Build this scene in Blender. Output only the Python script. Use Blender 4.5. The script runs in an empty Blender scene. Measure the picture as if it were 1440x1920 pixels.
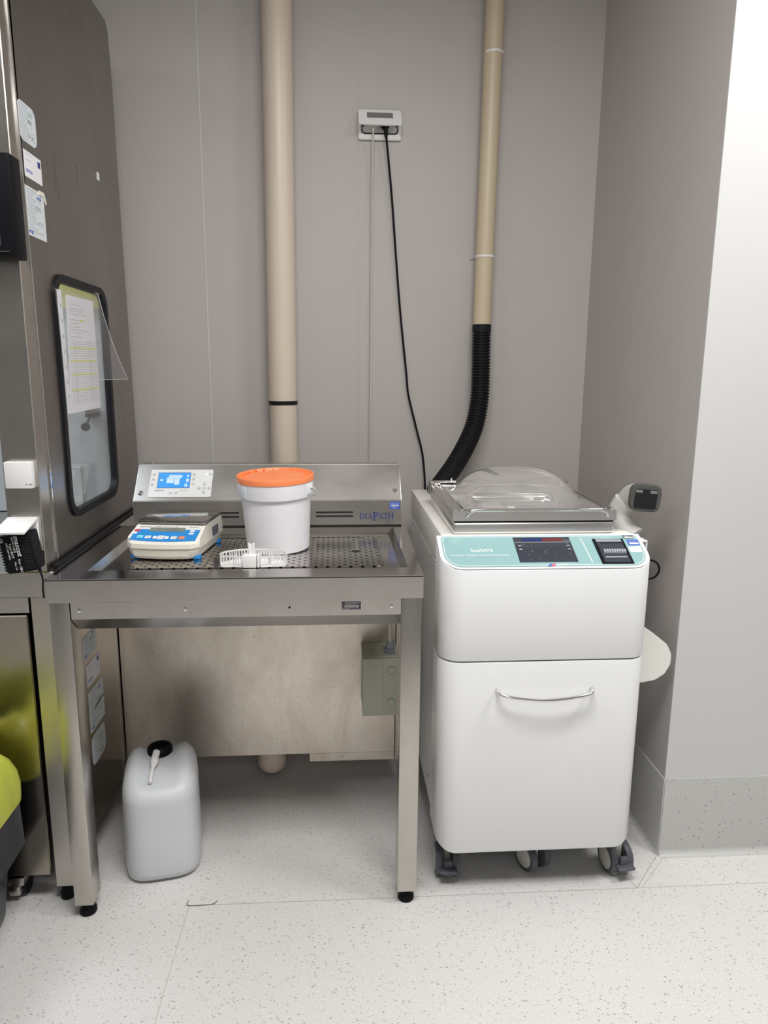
import bpy, bmesh, math, random
from mathutils import Vector, Matrix
random.seed(7)
PI = math.pi
SC = bpy.context.scene
COL = SC.collection

# ------------------------------------------------------------------ camera
cd = bpy.data.cameras.new('camera'); cam = bpy.data.objects.new('camera', cd); COL.objects.link(cam)
cd.sensor_fit = 'VERTICAL'; cd.sensor_height = 24.0; cd.lens = 24.0 * 1340 / 1920; cd.clip_start = .02
p_, y_, r_ = math.radians(11.2), math.radians(4.07), math.radians(0.45)
fwd = Vector((math.sin(y_)*math.cos(p_), math.cos(y_)*math.cos(p_), -math.sin(p_)))
rt = Vector((math.cos(y_), -math.sin(y_), 0)); up = rt.cross(fwd)
rt = math.cos(r_)*rt + math.sin(r_)*up; up = rt.cross(fwd)
cam.matrix_world = Matrix(((rt.x, up.x, -fwd.x, 0), (rt.y, up.y, -fwd.y, 0), (rt.z, up.z, -fwd.z, 1.45), (0, 0, 0, 1)))
SC.camera = cam

# ------------------------------------------------------------------ light
SC.view_settings.view_transform = 'Standard'; SC.view_settings.look = 'None'
SC.view_settings.gamma = 1; SC.view_settings.use_curve_mapping = False
SC.view_settings.exposure = 0.0
w = bpy.data.worlds.new('world'); SC.world = w; w.use_nodes = True
w.node_tree.nodes['Background'].inputs[0].default_value = (.9, .93, 1, 1)
w.node_tree.nodes['Background'].inputs[1].default_value = .25
def area(name, loc, sx, sy, power, col=(1, .97, .93), rot=(0, 0, 0)):
    l = bpy.data.lights.new(name, 'AREA'); l.shape = 'RECTANGLE'; l.size = sx; l.size_y = sy
    l.energy = power; l.color = col
    o = bpy.data.objects.new(name, l); o.location = loc; o.rotation_euler = rot; COL.objects.link(o); return o
area('ceiling_lamp_centre', (.20, .66, 2.96), 1.2, .6, 55, (1, .99, .98))
area('ceiling_lamp_right', (1.75, 1.10, 2.96), .6, .6, 30, (1, .99, .98))
area('ceiling_lamp_rear', (.3, -1.6, 2.96), 1.2, .6, 11, (1, .99, .98))
area('ceiling_lamp_left', (-1.9, .55, 2.96), .6, .6, 10, (1, .99, .98))
area('hood_lamp', (-1.42, 2.1, 2.45), .5, .3, 10, (.84, .92, 1))

# ------------------------------------------------------------------ materials
def new_mat(name):
    m = bpy.data.materials.new(name); m.use_nodes = True
    nt = m.node_tree; return m, nt, nt.nodes['Principled BSDF']
def node(nt, typ, **kw):
    n = nt.nodes.new(typ)
    for k, v in kw.items():
        if k in n.inputs: n.inputs[k].default_value = v
        else: setattr(n, k, v)
    return n
def math_(nt, op, a, b=None, c=None):
    n = nt.nodes.new('ShaderNodeMath'); n.operation = op
    for i, v in enumerate((a, b, c)):
        if v is None: continue
        if isinstance(v, (int, float)): n.inputs[i].default_value = v
        else: nt.links.new(v, n.inputs[i])
    return n.outputs[0]
def c4(c): return (c[0], c[1], c[2], 1)
def srgb(r, g, b):
    f = lambda v: (v/255/12.92) if v/255 <= .04045 else ((v/255+.055)/1.055)**2.4
    return (f(r), f(g), f(b))
def basic(name, col, rough=.5, metal=0, var=.06, scale=12, bump=0, bscale=200, **kw):
    m, nt, b = new_mat(name)
    tc = node(nt, 'ShaderNodeTexCoord')
    n = node(nt, 'ShaderNodeTexNoise', Scale=scale, Detail=4.0); nt.links.new(tc.outputs['Object'], n.inputs['Vector'])
    mx = node(nt, 'ShaderNodeMix', data_type='RGBA')
    nt.links.new(n.outputs['Fac'], mx.inputs[0])
    mx.inputs[6].default_value = c4([v*(1-var) for v in col]); mx.inputs[7].default_value = c4([min(1, v*(1+var)) for v in col])
    nt.links.new(mx.outputs[2], b.inputs['Base Color'])
    b.inputs['Roughness'].default_value = rough; b.inputs['Metallic'].default_value = metal
    for k, v in kw.items(): b.inputs[k.replace('_', ' ')].default_value = v
    if bump:
        n2 = node(nt, 'ShaderNodeTexNoise', Scale=bscale, Detail=3.0); nt.links.new(tc.outputs['Object'], n2.inputs['Vector'])
        bp = node(nt, 'ShaderNodeBump', Strength=bump, Distance=.002); nt.links.new(n2.outputs['Fac'], bp.inputs['Height'])
        nt.links.new(bp.outputs[0], b.inputs['Normal'])
    return m
def steel(name, col=(.56, .53, .49), r0=.18, r1=.34, grain=(1, 1, 60), stain=.0, speck=0, aniso=0.0):
    """brushed stainless steel: stretched grain, patchy roughness, optional water stains"""
    m, nt, b = new_mat(name)
    b.inputs['Metallic'].default_value = 1
    tc = node(nt, 'ShaderNodeTexCoord')
    mp = node(nt, 'ShaderNodeMapping'); mp.inputs['Scale'].default_value = grain
    nt.links.new(tc.outputs['Object'], mp.inputs[0])
    g = node(nt, 'ShaderNodeTexNoise', Scale=14.0, Detail=6.0, Roughness=.7); nt.links.new(mp.outputs[0], g.inputs['Vector'])
    p = node(nt, 'ShaderNodeTexNoise', Scale=3.5, Detail=5.0); nt.links.new(tc.outputs['Object'], p.inputs['Vector'])
    mr = node(nt, 'ShaderNodeMapRange'); nt.links.new(p.outputs['Fac'], mr.inputs[0])
    mr.inputs[1].default_value = .3; mr.inputs[2].default_value = .7; mr.inputs[3].default_value = r0; mr.inputs[4].default_value = r1
    nt.links.new(mr.outputs[0], b.inputs['Roughness'])
    mx = node(nt, 'ShaderNodeMix', data_type='RGBA'); nt.links.new(g.outputs['Fac'], mx.inputs[0])
    mx.inputs[6].default_value = c4([v*.90 for v in col]); mx.inputs[7].default_value = c4([v*1.08 for v in col])
    out = mx.outputs[2]
    if stain:
        s = node(nt, 'ShaderNodeTexNoise', Scale=6.0, Detail=8.0, Roughness=.65, Distortion=.6)
        mp2 = node(nt, 'ShaderNodeMapping'); mp2.inputs['Scale'].default_value = (1.4, 1.4, .6); nt.links.new(tc.outputs['Object'], mp2.inputs[0])
        nt.links.new(mp2.outputs[0], s.inputs['Vector'])
        ms = node(nt, 'ShaderNodeMapRange'); nt.links.new(s.outputs['Fac'], ms.inputs[0])
        ms.inputs[1].default_value = .42; ms.inputs[2].default_value = .68; ms.inputs[4].default_value = stain
        m2 = node(nt, 'ShaderNodeMix', data_type='RGBA'); nt.links.new(ms.outputs[0], m2.inputs[0]); nt.links.new(out, m2.inputs[6])
        m2.inputs[7].default_value = c4([col[0]*.62, col[1]*.57, col[2]*.50]); out = m2.outputs[2]
    if speck:
        v = node(nt, 'ShaderNodeTexNoise', Scale=130.0, Detail=2.0); nt.links.new(tc.outputs['Object'], v.inputs['Vector'])
        ms = node(nt, 'ShaderNodeMapRange'); nt.links.new(v.outputs['Fac'], ms.inputs[0])
        ms.inputs[1].default_value = .66; ms.inputs[2].default_value = .74; ms.inputs[4].default_value = speck
        m3 = node(nt, 'ShaderNodeMix', data_type='RGBA'); nt.links.new(ms.outputs[0], m3.inputs[0]); nt.links.new(out, m3.inputs[6])
        m3.inputs[7].default_value = (.20, .17, .14, 1); out = m3.outputs[2]
    nt.links.new(out, b.inputs['Base Color'])
    bp = node(nt, 'ShaderNodeBump', Strength=.10, Distance=.0006); nt.links.new(g.outputs['Fac'], bp.inputs['Height'])
    nt.links.new(bp.outputs[0], b.inputs['Normal'])
    return m
def emis(name, col, s):
    m, nt, b = new_mat(name)
    b.inputs['Base Color'].default_value = c4([v*.3 for v in col]); b.inputs['Emission Color'].default_value = c4(col); b.inputs['Emission Strength'].default_value = s
    b.inputs['Roughness'].default_value = .25
    return m
def clear(name, tint=(1, 1, 1), ior=1.5, rough=.02, haze=0.0, hazecol=(.8, .8, .8)):
    """thin clear sheet: see-through plus fresnel gloss"""
    m = bpy.data.materials.new(name); m.use_nodes = True; nt = m.node_tree; nt.nodes.clear()
    o = node(nt, 'ShaderNodeOutputMaterial'); t = node(nt, 'ShaderNodeBsdfTransparent'); t.inputs[0].default_value = c4(tint)
    g = node(nt, 'ShaderNodeBsdfGlossy', Roughness=rough); g.inputs[0].default_value = (1, 1, 1, 1)
    lw = node(nt, 'ShaderNodeLayerWeight', Blend=.5)
    f0 = ((ior-1)/(ior+1))**2
    fr = math_(nt, 'MULTIPLY_ADD', math_(nt, 'POWER', lw.outputs['Facing'], 5.0), 1-f0, f0)
    d = node(nt, 'ShaderNodeBsdfDiffuse'); d.inputs[0].default_value = c4(hazecol)
    m1 = node(nt, 'ShaderNodeMixShader'); m1.inputs[0].default_value = haze
    nt.links.new(t.outputs[0], m1.inputs[1]); nt.links.new(d.outputs[0], m1.inputs[2])
    m2 = node(nt, 'ShaderNodeMixShader'); nt.links.new(fr, m2.inputs[0])
    nt.links.new(m1.outputs[0], m2.inputs[1]); nt.links.new(g.outputs[0], m2.inputs[2]); nt.links.new(m2.outputs[0], o.inputs[0])
    return m
def terrazzo(name, base, dark=(.16, .15, .14), dens=.30, fine=.10):
    m, nt, b = new_mat(name)
    tc = node(nt, 'ShaderNodeTexCoord')
    n0 = node(nt, 'ShaderNodeTexNoise', Scale=220.0, Detail=3.0); nt.links.new(tc.outputs['Object'], n0.inputs['Vector'])
    mx = node(nt, 'ShaderNodeMix', data_type='RGBA'); nt.links.new(n0.outputs['Fac'], mx.inputs[0])
    mx.inputs[6].default_value = c4([v*(1-fine*2) for v in base]); mx.inputs[7].default_value = c4([min(1, v*(1+fine*2)) for v in base])
    out = mx.outputs[2]
    for sc, th, c, k in ((130, .23, dark, 0), (62, .10, [d*.8 for d in dark], 1)):
        mp = node(nt, 'ShaderNodeMapping'); mp.inputs['Scale'].default_value = (1, 1.5, 1); mp.inputs['Rotation'].default_value = (0, 0, .5+k)
        nt.links.new(tc.outputs['Object'], mp.inputs[0])
        wv = node(nt, 'ShaderNodeTexNoise', Scale=90.0); nt.links.new(mp.outputs[0], wv.inputs['Vector'])
        va = node(nt, 'ShaderNodeMixRGB'); va.inputs[0].default_value = .012
        nt.links.new(mp.outputs[0], va.inputs[1]); nt.links.new(wv.outputs['Color'], va.inputs[2])
        v = node(nt, 'ShaderNodeTexVoronoi', Scale=float(sc)); nt.links.new(va.outputs[0], v.inputs['Vector'])
        sep = node(nt, 'ShaderNodeSeparateColor'); nt.links.new(v.outputs['Color'], sep.inputs[0])
        pick = math_(nt, 'GREATER_THAN', sep.outputs[0], dens + .28)
        size = math_(nt, 'MULTIPLY', sep.outputs[1], th*1.7)
        near = math_(nt, 'LESS_THAN', v.outputs['Distance'], size)
        f = math_(nt, 'MULTIPLY', pick, near)
        f = math_(nt, 'MULTIPLY', f, .58)
        m2 = node(nt, 'ShaderNodeMix', data_type='RGBA'); nt.links.new(f, m2.inputs[0]); nt.links.new(out, m2.inputs[6]); m2.inputs[7].default_value = c4(c)
        out = m2.outputs[2]
    nl = node(nt, 'ShaderNodeTexNoise', Scale=1.6, Detail=5.0); nt.links.new(tc.outputs['Object'], nl.inputs['Vector'])
    mr = node(nt, 'ShaderNodeMapRange'); nt.links.new(nl.outputs['Fac'], mr.inputs[0]); mr.inputs[3].default_value = .94; mr.inputs[4].default_value = 1.03
    vm = node(nt, 'ShaderNodeVectorMath'); vm.operation = 'SCALE'; nt.links.new(out, vm.inputs[0]); nt.links.new(mr.outputs[0], vm.inputs['Scale'])
    nt.links.new(vm.outputs[0], b.inputs['Base Color']); b.inputs['Roughness'].default_value = .42
    return m
M = {}
M['wall'] = basic('wall_paint', (.487, .453, .431), .55, var=.03, scale=5, bump=.12, bscale=260)
M['pillar'] = basic('pillar_paint', (.60, .60, .59), .5, var=.02, scale=5, bump=.1, bscale=260)
M['room'] = basic('room_paint', (.42, .42, .42), .6, var=.05, scale=2)
M['ceil'] = basic('ceiling_paint', (.75, .75, .73), .7, var=.02)
M['floor'] = terrazzo('speckled_vinyl', (.70, .685, .665))
M['skirt'] = terrazzo('skirting_vinyl', (.54, .54, .52), dens=.50, fine=.05)
M['seam'] = basic('floor_weld', (.45, .43, .40), .6)
M['wseam'] = basic('wall_weld', (.42, .405, .385), .5)
M['steel'] = steel('brushed_steel')
M['steel_v'] = steel('brushed_steel_upright', (.56, .53, .49), .22, .36, grain=(60, 60, 1), stain=.25)
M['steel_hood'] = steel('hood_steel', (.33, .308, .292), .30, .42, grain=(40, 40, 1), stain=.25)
M['steel_top'] = steel('worktop_steel', (.50, .475, .45), .07, .16, grain=(1, 40, 1), stain=.1)
M['steel_back'] = steel('stained_steel', (.86, .79, .71), .34, .50, grain=(40, 1, 1), stain=.45, speck=.7)
M['steel_apron'] = steel('apron_steel', (.58, .55, .52), .16, .28, grain=(1, 1, 70), stain=.2)
M['steel_panel'] = steel('panel_steel', (.54, .515, .485), .28, .40, grain=(1, 30, 60))
M['steel_door'] = steel('door_steel', (.42, .385, .33), .14, .22, grain=(1, 1, 40), stain=.2)
M['chrome'] = steel('polished_steel', (.80, .79, .78), .05, .12, grain=(1, 1, 1))
M['black'] = basic('black_plastic', (.008, .008, .010), .45, Specular_IOR_Level=.10)
M['bezel'] = basic('bezel_grey', (.075, .078, .070), .5)
M['rubber'] = basic('black_rubber', (.008, .008, .010), .5, Specular_IOR_Level=.25)
M['darkgap'] = basic('dark_gap', (.01, .01, .01), .8)
M['grey_rubber'] = basic('grey_castor_rubber', (.085, .09, .105), .5)
M['hub'] = basic('beige_hub', (.58, .57, .50), .45)
M['cream'] = basic('cream_pipe', (.67, .575, .475), .38, var=.05, scale=4)
M['tan'] = basic('tan_pipe', (.60, .50, .355), .42, var=.05, scale=4)
M['white'] = basic('white_plastic', (.82, .81, .80), .35, var=.01)
M['mach'] = basic('machine_enamel', (.815, .82, .825), .30, var=.01)
M['machtop'] = basic('machine_cream_enamel', (.80, .78, .73), .35, var=.01)
M['teal'] = basic('teal_film', (.27, .45, .45), .35, var=.01)
M['orange'] = basic('orange_plastic', (.95, .27, .10), .38, var=.03)
M['bucket'] = basic('bucket_plastic', (.83, .82, .85), .35, var=.01, Subsurface_Weight=.15, Subsurface_Scale=.02)
M['can'] = basic('cloudy_plastic', (.65, .67, .695), .42, var=.02, Subsurface_Weight=.35, Subsurface_Scale=.03)
M['cable_w'] = basic('grey_cable', (.55, .52, .47), .5)
M['paper'] = basic('paper', (.80, .80, .82), .7, var=.02)
M['label_paper'] = basic('label_paper', (.66, .70, .72), .6, var=.04)
M['ink'] = basic('ink', (.12, .12, .15), .6)
M['ink_soft'] = basic('soft_ink', (.36, .38, .42), .6)
M['ink_green'] = basic('green_ink', (.30, .52, .44), .6)
M['navy'] = basic('navy_ink', (.03, .05, .22), .5)
M['blue'] = basic('blue_print', (.06, .12, .50), .5)
M['blue_panel'] = basic('blue_keypad', (.02, .24, .62), .35)
M['yellow'] = basic('highlighter', (.80, .82, .22), .6)
M['folder'] = basic('yellow_card_reflection', (.60, .55, .10), .6)  # yellow of the folder, also used for the painted reflection
M['cream_plastic'] = basic('cream_plastic', (.80, .77, .68), .35, var=.02)
M['greybox'] = basic('greygreen_plastic', (.50, .50, .42), .45, var=.03)
M['gland'] = basic('grey_gland', (.28, .30, .34), .45)
M['lcd'] = basic('lcd', (.20, .23, .20), .15)
M['screen_blue'] = emis('blue_screen', srgb(70, 160, 240), .75)
M['screen_lit'] = emis('screen_white', srgb(200, 225, 255), .8)
M['led'] = emis('blue_led', (.25, .3, 1.0), 9)
M['black_glass'] = basic('black_scan_glass', (.012, .012, .014), .25)
M['scanner'] = basic('scanner_shell_shaded', (.55, .54, .51), .5)  # white shell, base colour greyed to stand in for semi-shadow
M['screen_dark'] = basic('dark_glass', (.045, .05, .065), .06)
M['scr_blue'] = emis('screen_bar_blue', (.02, .04, .20), .5)
M['scr_red'] = emis('screen_bar_red', (.22, .03, .03), .5)
M['red'] = basic('red_key', (.75, .05, .06), .4)
M['redprint'] = basic('red_print', (.75, .08, .12), .4)
M['cyan'] = basic('cyan_key', (.25, .75, .85), .4)
M['okey'] = basic('orange_key', (.90, .25, .10), .4)
M['panelgrey'] = basic('pale_film', (.72, .72, .70), .35)
M['bin'] = basic('dark_bin', (.018, .022, .035), .28, var=.2)
M['bag'] = basic('yellow_bag', (.72, .76, .10), .25, var=.18, scale=9, bump=.8, bscale=18, Transmission_Weight=.25)
M['glass'] = clear('window_glass', (.96, .97, .97), 1.25, .02, .03, (.55, .58, .60))
M['film'] = clear('plastic_sleeve_film', (.96, .96, .97), 1.12, .06, .07, (.85, .85, .86))
M['dome'] = clear('acrylic_dome', (.92, .91, .90), 2.7, .03, .20, (.9, .88, .85))
M['steel_lid'] = steel('lid_steel', (.82, .80, .78), .22, .34, grain=(1, 1, 40))
M['filmedge'] = basic('film_edge', (.75, .76, .78), .3)
M['flapglass'] = basic('smoked_flap', (.20, .19, .18), .2)
M['inner'] = basic('hood_liner', (.62, .66, .68), .4, var=.04)
M['thread'] = basic('brown_thread', (.10, .07, .05), .8)

# perforated plate: staggered round holes on a 15.5 mm grid
def perforated():
    m = M['steel_top'].copy(); m.name = 'perforated_steel'; nt = m.node_tree; b = nt.nodes['Principled BSDF']
    tc = node(nt, 'ShaderNodeTexCoord'); s = node(nt, 'ShaderNodeSeparateXYZ'); nt.links.new(tc.outputs['Object'], s.inputs[0])
    P = .0155
    def cell(o, sh):
        a = math_(nt, 'MULTIPLY_ADD', o, 1/(2*P), .5 + sh); a = math_(nt, 'FRACT', a); a = math_(nt, 'SUBTRACT', a, .5); return math_(nt, 'MULTIPLY', a, 2.0)
    res = []
    for sh in (0, .5):
        x = cell(s.outputs[0], sh); y = cell(s.outputs[1], sh)
        d = math_(nt, 'SQRT', math_(nt, 'ADD', math_(nt, 'MULTIPLY', x, x), math_(nt, 'MULTIPLY', y, y)))
        res.append(math_(nt, 'LESS_THAN', d, .25))
    f = math_(nt, 'MAXIMUM', res[0], res[1])
    old = b.inputs['Base Color'].links[0].from_socket
    mx = node(nt, 'ShaderNodeMix', data_type='RGBA'); nt.links.new(f, mx.inputs[0]); nt.links.new(old, mx.inputs[6]); mx.inputs[7].default_value = (.004, .004, .004, 1)
    nt.links.new(mx.outputs[2], b.inputs['Base Color'])
    ro = b.inputs['Roughness'].links[0].from_socket
    r2 = math_(nt, 'MAXIMUM', ro, f); nt.links.new(r2, b.inputs['Roughness'])
    nt.links.new(math_(nt, 'SUBTRACT', 1.0, f), b.inputs['Metallic'])
    b.inputs['Specular IOR Level'].default_value = .1
    return m
M['perf'] = perforated()

# ------------------------------------------------------------------ mesh helpers
WORLD = {}
I4 = Matrix.Identity(4)
def V(*a): return Vector(a)
def basis(O, u, v, n):
    return Matrix(((u[0], v[0], n[0], O[0]), (u[1], v[1], n[1], O[1]), (u[2], v[2], n[2], O[2]), (0, 0, 0, 1)))
class MB:
    def __init__(s, T=None): s.bm = bmesh.new(); s.T = T or I4
    def _merge(s, b, T=None):
        T = s.T @ (T or I4)
        b.transform(T)
        me = bpy.data.meshes.new('tmp'); b.to_mesh(me); b.free(); s.bm.from_mesh(me); bpy.data.meshes.remove(me); return s
    def box(s, a, c, bev=0, seg=2, T=None):
        b = bmesh.new(); bmesh.ops.create_cube(b, size=1)
        for v in b.verts: v.co = V(*[(a[i]+c[i])/2 + v.co[i]*(c[i]-a[i]) for i in range(3)])
        if bev: bmesh.ops.bevel(b, geom=b.edges[:], offset=bev, segments=seg, affect='EDGES', profile=.5)
        return s._merge(b, T)
    def cyl(s, p0, p1, r, r2=None, seg=24, bev=0, T=None):
        p0, p1 = Vector(p0), Vector(p1); d = p1-p0
        b = bmesh.new(); bmesh.ops.create_cone(b, cap_ends=True, segments=seg, radius1=r, radius2=r if r2 is None else r2, depth=d.length)
        if bev:
            e = [e for e in b.edges if all(len(f.verts) > 4 for f in e.link_faces) or any(len(f.verts) > 4 for f in e.link_faces)]
            bmesh.ops.bevel(b, geom=e, offset=bev, segments=2, affect='EDGES', profile=.5)
        R = d.to_track_quat('Z', 'Y').to_matrix().to_4x4(); R.translation = (p0+p1)/2
        b.transform(R); return s._merge(b, T)
    def tube(s, pts, r, seg=12, T=None, cap=True):
        pts = [Vector(p) for p in pts]; n = len(pts)
        rr = r if isinstance(r, (list, tuple)) else [r]*n
        b = bmesh.new(); rings = []; nrm = None
        for i, p in enumerate(pts):
            t = (pts[min(i+1, n-1)] - pts[max(i-1, 0)]).normalized()
            if nrm is None: nrm = t.orthogonal().normalized()
            else: nrm = (nrm - t*nrm.dot(t)).normalized()
            bi = t.cross(nrm)
            rings.append([b.verts.new(p + rr[i]*(math.cos(a)*nrm + math.sin(a)*bi)) for a in [2*PI*k/seg for k in range(seg)]])
        for i in range(n-1):
            for k in range(seg):
                b.faces.new((rings[i][k], rings[i][(k+1) % seg], rings[i+1][(k+1) % seg], rings[i+1][k]))
        if cap: b.faces.new(rings[0][::-1]); b.faces.new(rings[-1])
        return s._merge(b, T)
    def lathe(s, prof, c=(0, 0, 0), seg=48, T=None, sx=1, sy=1):
        b = bmesh.new(); rings = []
        for r, z in prof:
            if r < 1e-6: rings.append([b.verts.new((c[0], c[1], c[2]+z))])
            else: rings.append([b.verts.new((c[0]+sx*r*math.cos(2*PI*k/seg), c[1]+sy*r*math.sin(2*PI*k/seg), c[2]+z)) for k in range(seg)])
        for i in range(len(rings)-1):
            A, B = rings[i], rings[i+1]
            for k in range(seg):
                k2 = (k+1) % seg
                if len(A) == 1 and len(B) == 1: continue
                if len(A) == 1: b.faces.new((A[0], B[k], B[k2]))
                elif len(B) == 1: b.faces.new((A[k], A[k2], B[0]))
                else: b.faces.new((A[k], A[k2], B[k2], B[k]))
        if len(rings[0]) > 1: b.faces.new(rings[0][::-1])
        if len(rings[-1]) > 1: b.faces.new(rings[-1])
        bmesh.ops.recalc_face_normals(b, faces=b.faces)
        return s._merge(b, T)
    def prism(s, poly, z0, z1, T=None, bev=0):
        """poly in local xy, extruded along local z"""
        b = bmesh.new(); lo = [b.verts.new((x, y, z0)) for x, y in poly]; hi = [b.verts.new((x, y, z1)) for x, y in poly]
        n = len(poly); b.faces.new(lo[::-1]); b.faces.new(hi)
        for k in range(n): b.faces.new((lo[k], lo[(k+1) % n], hi[(k+1) % n], hi[k]))
        bmesh.ops.recalc_face_normals(b, faces=b.faces)
        if bev: bmesh.ops.bevel(b, geom=b.edges[:], offset=bev, segments=2, affect='EDGES')
        return s._merge(b, T)
    def ring(s, outer, inner, z0, z1, T=None):
        """frame between two outlines with the same number of points"""
        b = bmesh.new(); n = len(outer)
        O0 = [b.verts.new((x, y, z0)) for x, y in outer]; O1 = [b.verts.new((x, y, z1)) for x, y in outer]
        N0 = [b.verts.new((x, y, z0)) for x, y in inner]; N1 = [b.verts.new((x, y, z1)) for x, y in inner]
        for k in range(n):
            j = (k+1) % n
            for q in ((O0[k], O0[j], O1[j], O1[k]), (N0[j], N0[k], N1[k], N1[j]), (O1[k], O1[j], N1[j], N1[k]), (O0[j], O0[k], N0[k], N0[j])): b.faces.new(q)
        bmesh.ops.recalc_face_normals(b, faces=b.faces)
        return s._merge(b, T)
    def grid(s, rows, T=None, closed=False):
        b = bmesh.new(); vs = [[b.verts.new(p) for p in r] for r in rows]
        for i in range(len(vs)-1):
            m = len(vs[i])
            for k in range(m if closed else m-1):
                b.faces.new((vs[i][k], vs[i][(k+1) % m], vs[i+1][(k+1) % m], vs[i+1][k]))
        if closed:
            b.faces.new(vs[0][::-1]); b.faces.new(vs[-1])
        bmesh.ops.recalc_face_normals(b, faces=b.faces)
        return s._merge(b, T)
    def ribs(s):
        for k in range(22):
            s.prism([(.087, -.0012), (.1045, -.0003), (.1045, .0003), (.087, .0012)], .199, .2058, T=Matrix.Rotation(2*PI*k/22, 4, 'Z'))
        return s
    def build(s, name, mat, parent=None, smooth=35, local=False):
        me = bpy.data.meshes.new(name); s.bm.to_mesh(me); s.bm.free()
        W = I4
        if parent is not None:
            W = WORLD[parent.name]
            if not local: me.transform(W.inverted())
        me.materials.append(M[mat] if isinstance(mat, str) else mat)
        o = bpy.data.objects.new(name, me); COL.objects.link(o)
        if parent is not None: o.parent = parent
        WORLD[o.name] = W
        if smooth:
            me.shade_smooth(); me.set_sharp_from_angle(angle=math.radians(smooth))
        return o
def tag(o, label=None, cat=None, group=None, kind=None):
    if label: o['label'] = label
    if cat: o['category'] = cat
    if group: o['group'] = group
    if kind: o['kind'] = kind
    return o
def empty(name, loc, label, cat, rot=(0, 0, 0), group=None):
    o = bpy.data.objects.new(name, None); o.location = loc; o.rotation_euler = rot; o.empty_display_size = .05; COL.objects.link(o)
    from mathutils import Euler
    W = Euler(rot).to_matrix().to_4x4(); W.translation = Vector(loc); WORLD[o.name] = W
    return tag(o, label, cat, group)
def rrect(x0, y0, x1, y1, r, n=6):
    if not isinstance(r, (list, tuple)): r = [r]*4
    pts = []
    for (cx, cy, a0), q in zip(((x1, y1, 0), (x0, y1, 90), (x0, y0, 180), (x1, y0, 270)), r):
        sx = 1 if cx == x1 else -1; sy = 1 if cy == y1 else -1
        for k in range(n+1):
            a = math.radians(a0 + 90*k/n)
            pts.append((cx - sx*q + q*math.cos(a), cy - sy*q + q*math.sin(a)))
    return pts
def smooth_path(pts, sub=8):
    P = [Vector(p) for p in pts]; out = []
    P = [P[0]*2-P[1]] + P + [P[-1]*2-P[-2]]
    for i in range(1, len(P)-2):
        for k in range(sub):
            t = k/sub; a, b, c, d = P[i-1], P[i], P[i+1], P[i+2]
            out.append(.5*((2*b) + (c-a)*t + (2*a-5*b+4*c-d)*t*t + (3*b-a-3*c+d)*t**3))
    out.append(P[-2]); return out
def text(s, size, T, mat, parent, name='lettering', align='LEFT', shear=0, depth=.0002, local=False, sx=1.0, bold=0):
    cu = bpy.data.curves.new(name, 'FONT'); cu.body = s; cu.size = size; cu.align_x = align; cu.shear = shear; cu.extrude = depth; cu.resolution_u = 2; cu.offset = bold
    t = bpy.data.objects.new(name, cu); COL.objects.link(t)
    dg = bpy.context.evaluated_depsgraph_get(); me = bpy.data.meshes.new_from_object(t.evaluated_get(dg))
    bpy.data.objects.remove(t); bpy.data.curves.remove(cu)
    me.transform(T @ Matrix.Diagonal((sx, 1, 1, 1)))
    W = WORLD[parent.name]
    if not local: me.transform(W.inverted())
    me.materials.clear(); me.materials.append(M[mat]); me.name = name
    o = bpy.data.objects.new(name, me); COL.objects.link(o); o.parent = parent; WORLD[o.name] = W
    return o

# ================================================================== THE ROOM
def struct(name, mb, mat, smooth=35): return tag(mb.build(name, mat, smooth=smooth), kind='structure')
WX = .985; PY = 1.883; BY = 2.80
struct('floor', MB().box((-3, -2.6, -.05), (3, 3, 0)), 'floor')
struct('ceiling', MB().box((-3, -2.6, 3.0), (3, 3, 3.05)), 'ceil')
struct('wall_back', MB().box((-3, BY, 0), (WX, BY+.1, 3.0)), 'wall')
struct('wall_right', MB().box((WX, PY+.0045, 0), (WX+.1, BY+.1, 3.0)), 'wall')
struct('wall_front_right', MB().box((WX, PY, .255), (3, PY+.004, 3.0)), 'pillar')
struct('wall_left', MB().box((-3.05, -2.6, 0), (-3, 3, 3.0)), 'room')
struct('wall_far_right', MB().box((3, -2.6, 0), (3.05, 3, 3.0)), 'room')
struct('wall_rear', MB().box((-3, -2.65, 0), (3, -2.6, 3.0)), 'room')
# coved skirting of speckled vinyl
def cove(r=.045, h=.255, n=8):
    p = [(0, h), (-.004, h-.001), (-.004, r)]
    p += [(-.004-r*(1-math.cos(PI/2*k/n)), r*(1-math.sin(PI/2*k/n))) for k in range(1, n+1)]
    p += [(-.004-r-.0, .0003), (0, .0003)]
    return p
prof = cove()
struct('baseboard_right', MB().box((WX, PY-.002, .0), (3.0, PY, .255)), 'skirt')
rr0 = .018; fil = [(0, 0), (0, rr0)] + [(-rr0*(1-math.cos(PI/2*k/8)), rr0*(1-math.sin(PI/2*k/8))+.0004) for k in range(1, 9)] + [(-rr0, 0)]
struct('trim_6', MB().prism(fil, WX, 3.0, T=basis((0, PY-.0021, 0), (0, 1, 0), (0, 0, 1), (1, 0, 0))), 'skirt', smooth=60)
struct('baseboard_niche', MB().prism(cove(.012), PY-.002, BY, T=basis((WX+.001, 0, 0), (1, 0, 0), (0, 0, 1), (0, 1, 0))), 'skirt')
struct('baseboard_back', MB().prism(cove(.045, .12), -2.9, WX, T=basis((0, BY, 0), (0, 1, 0), (0, 0, 1), (1, 0, 0))), 'skirt', smooth=50)
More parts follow.
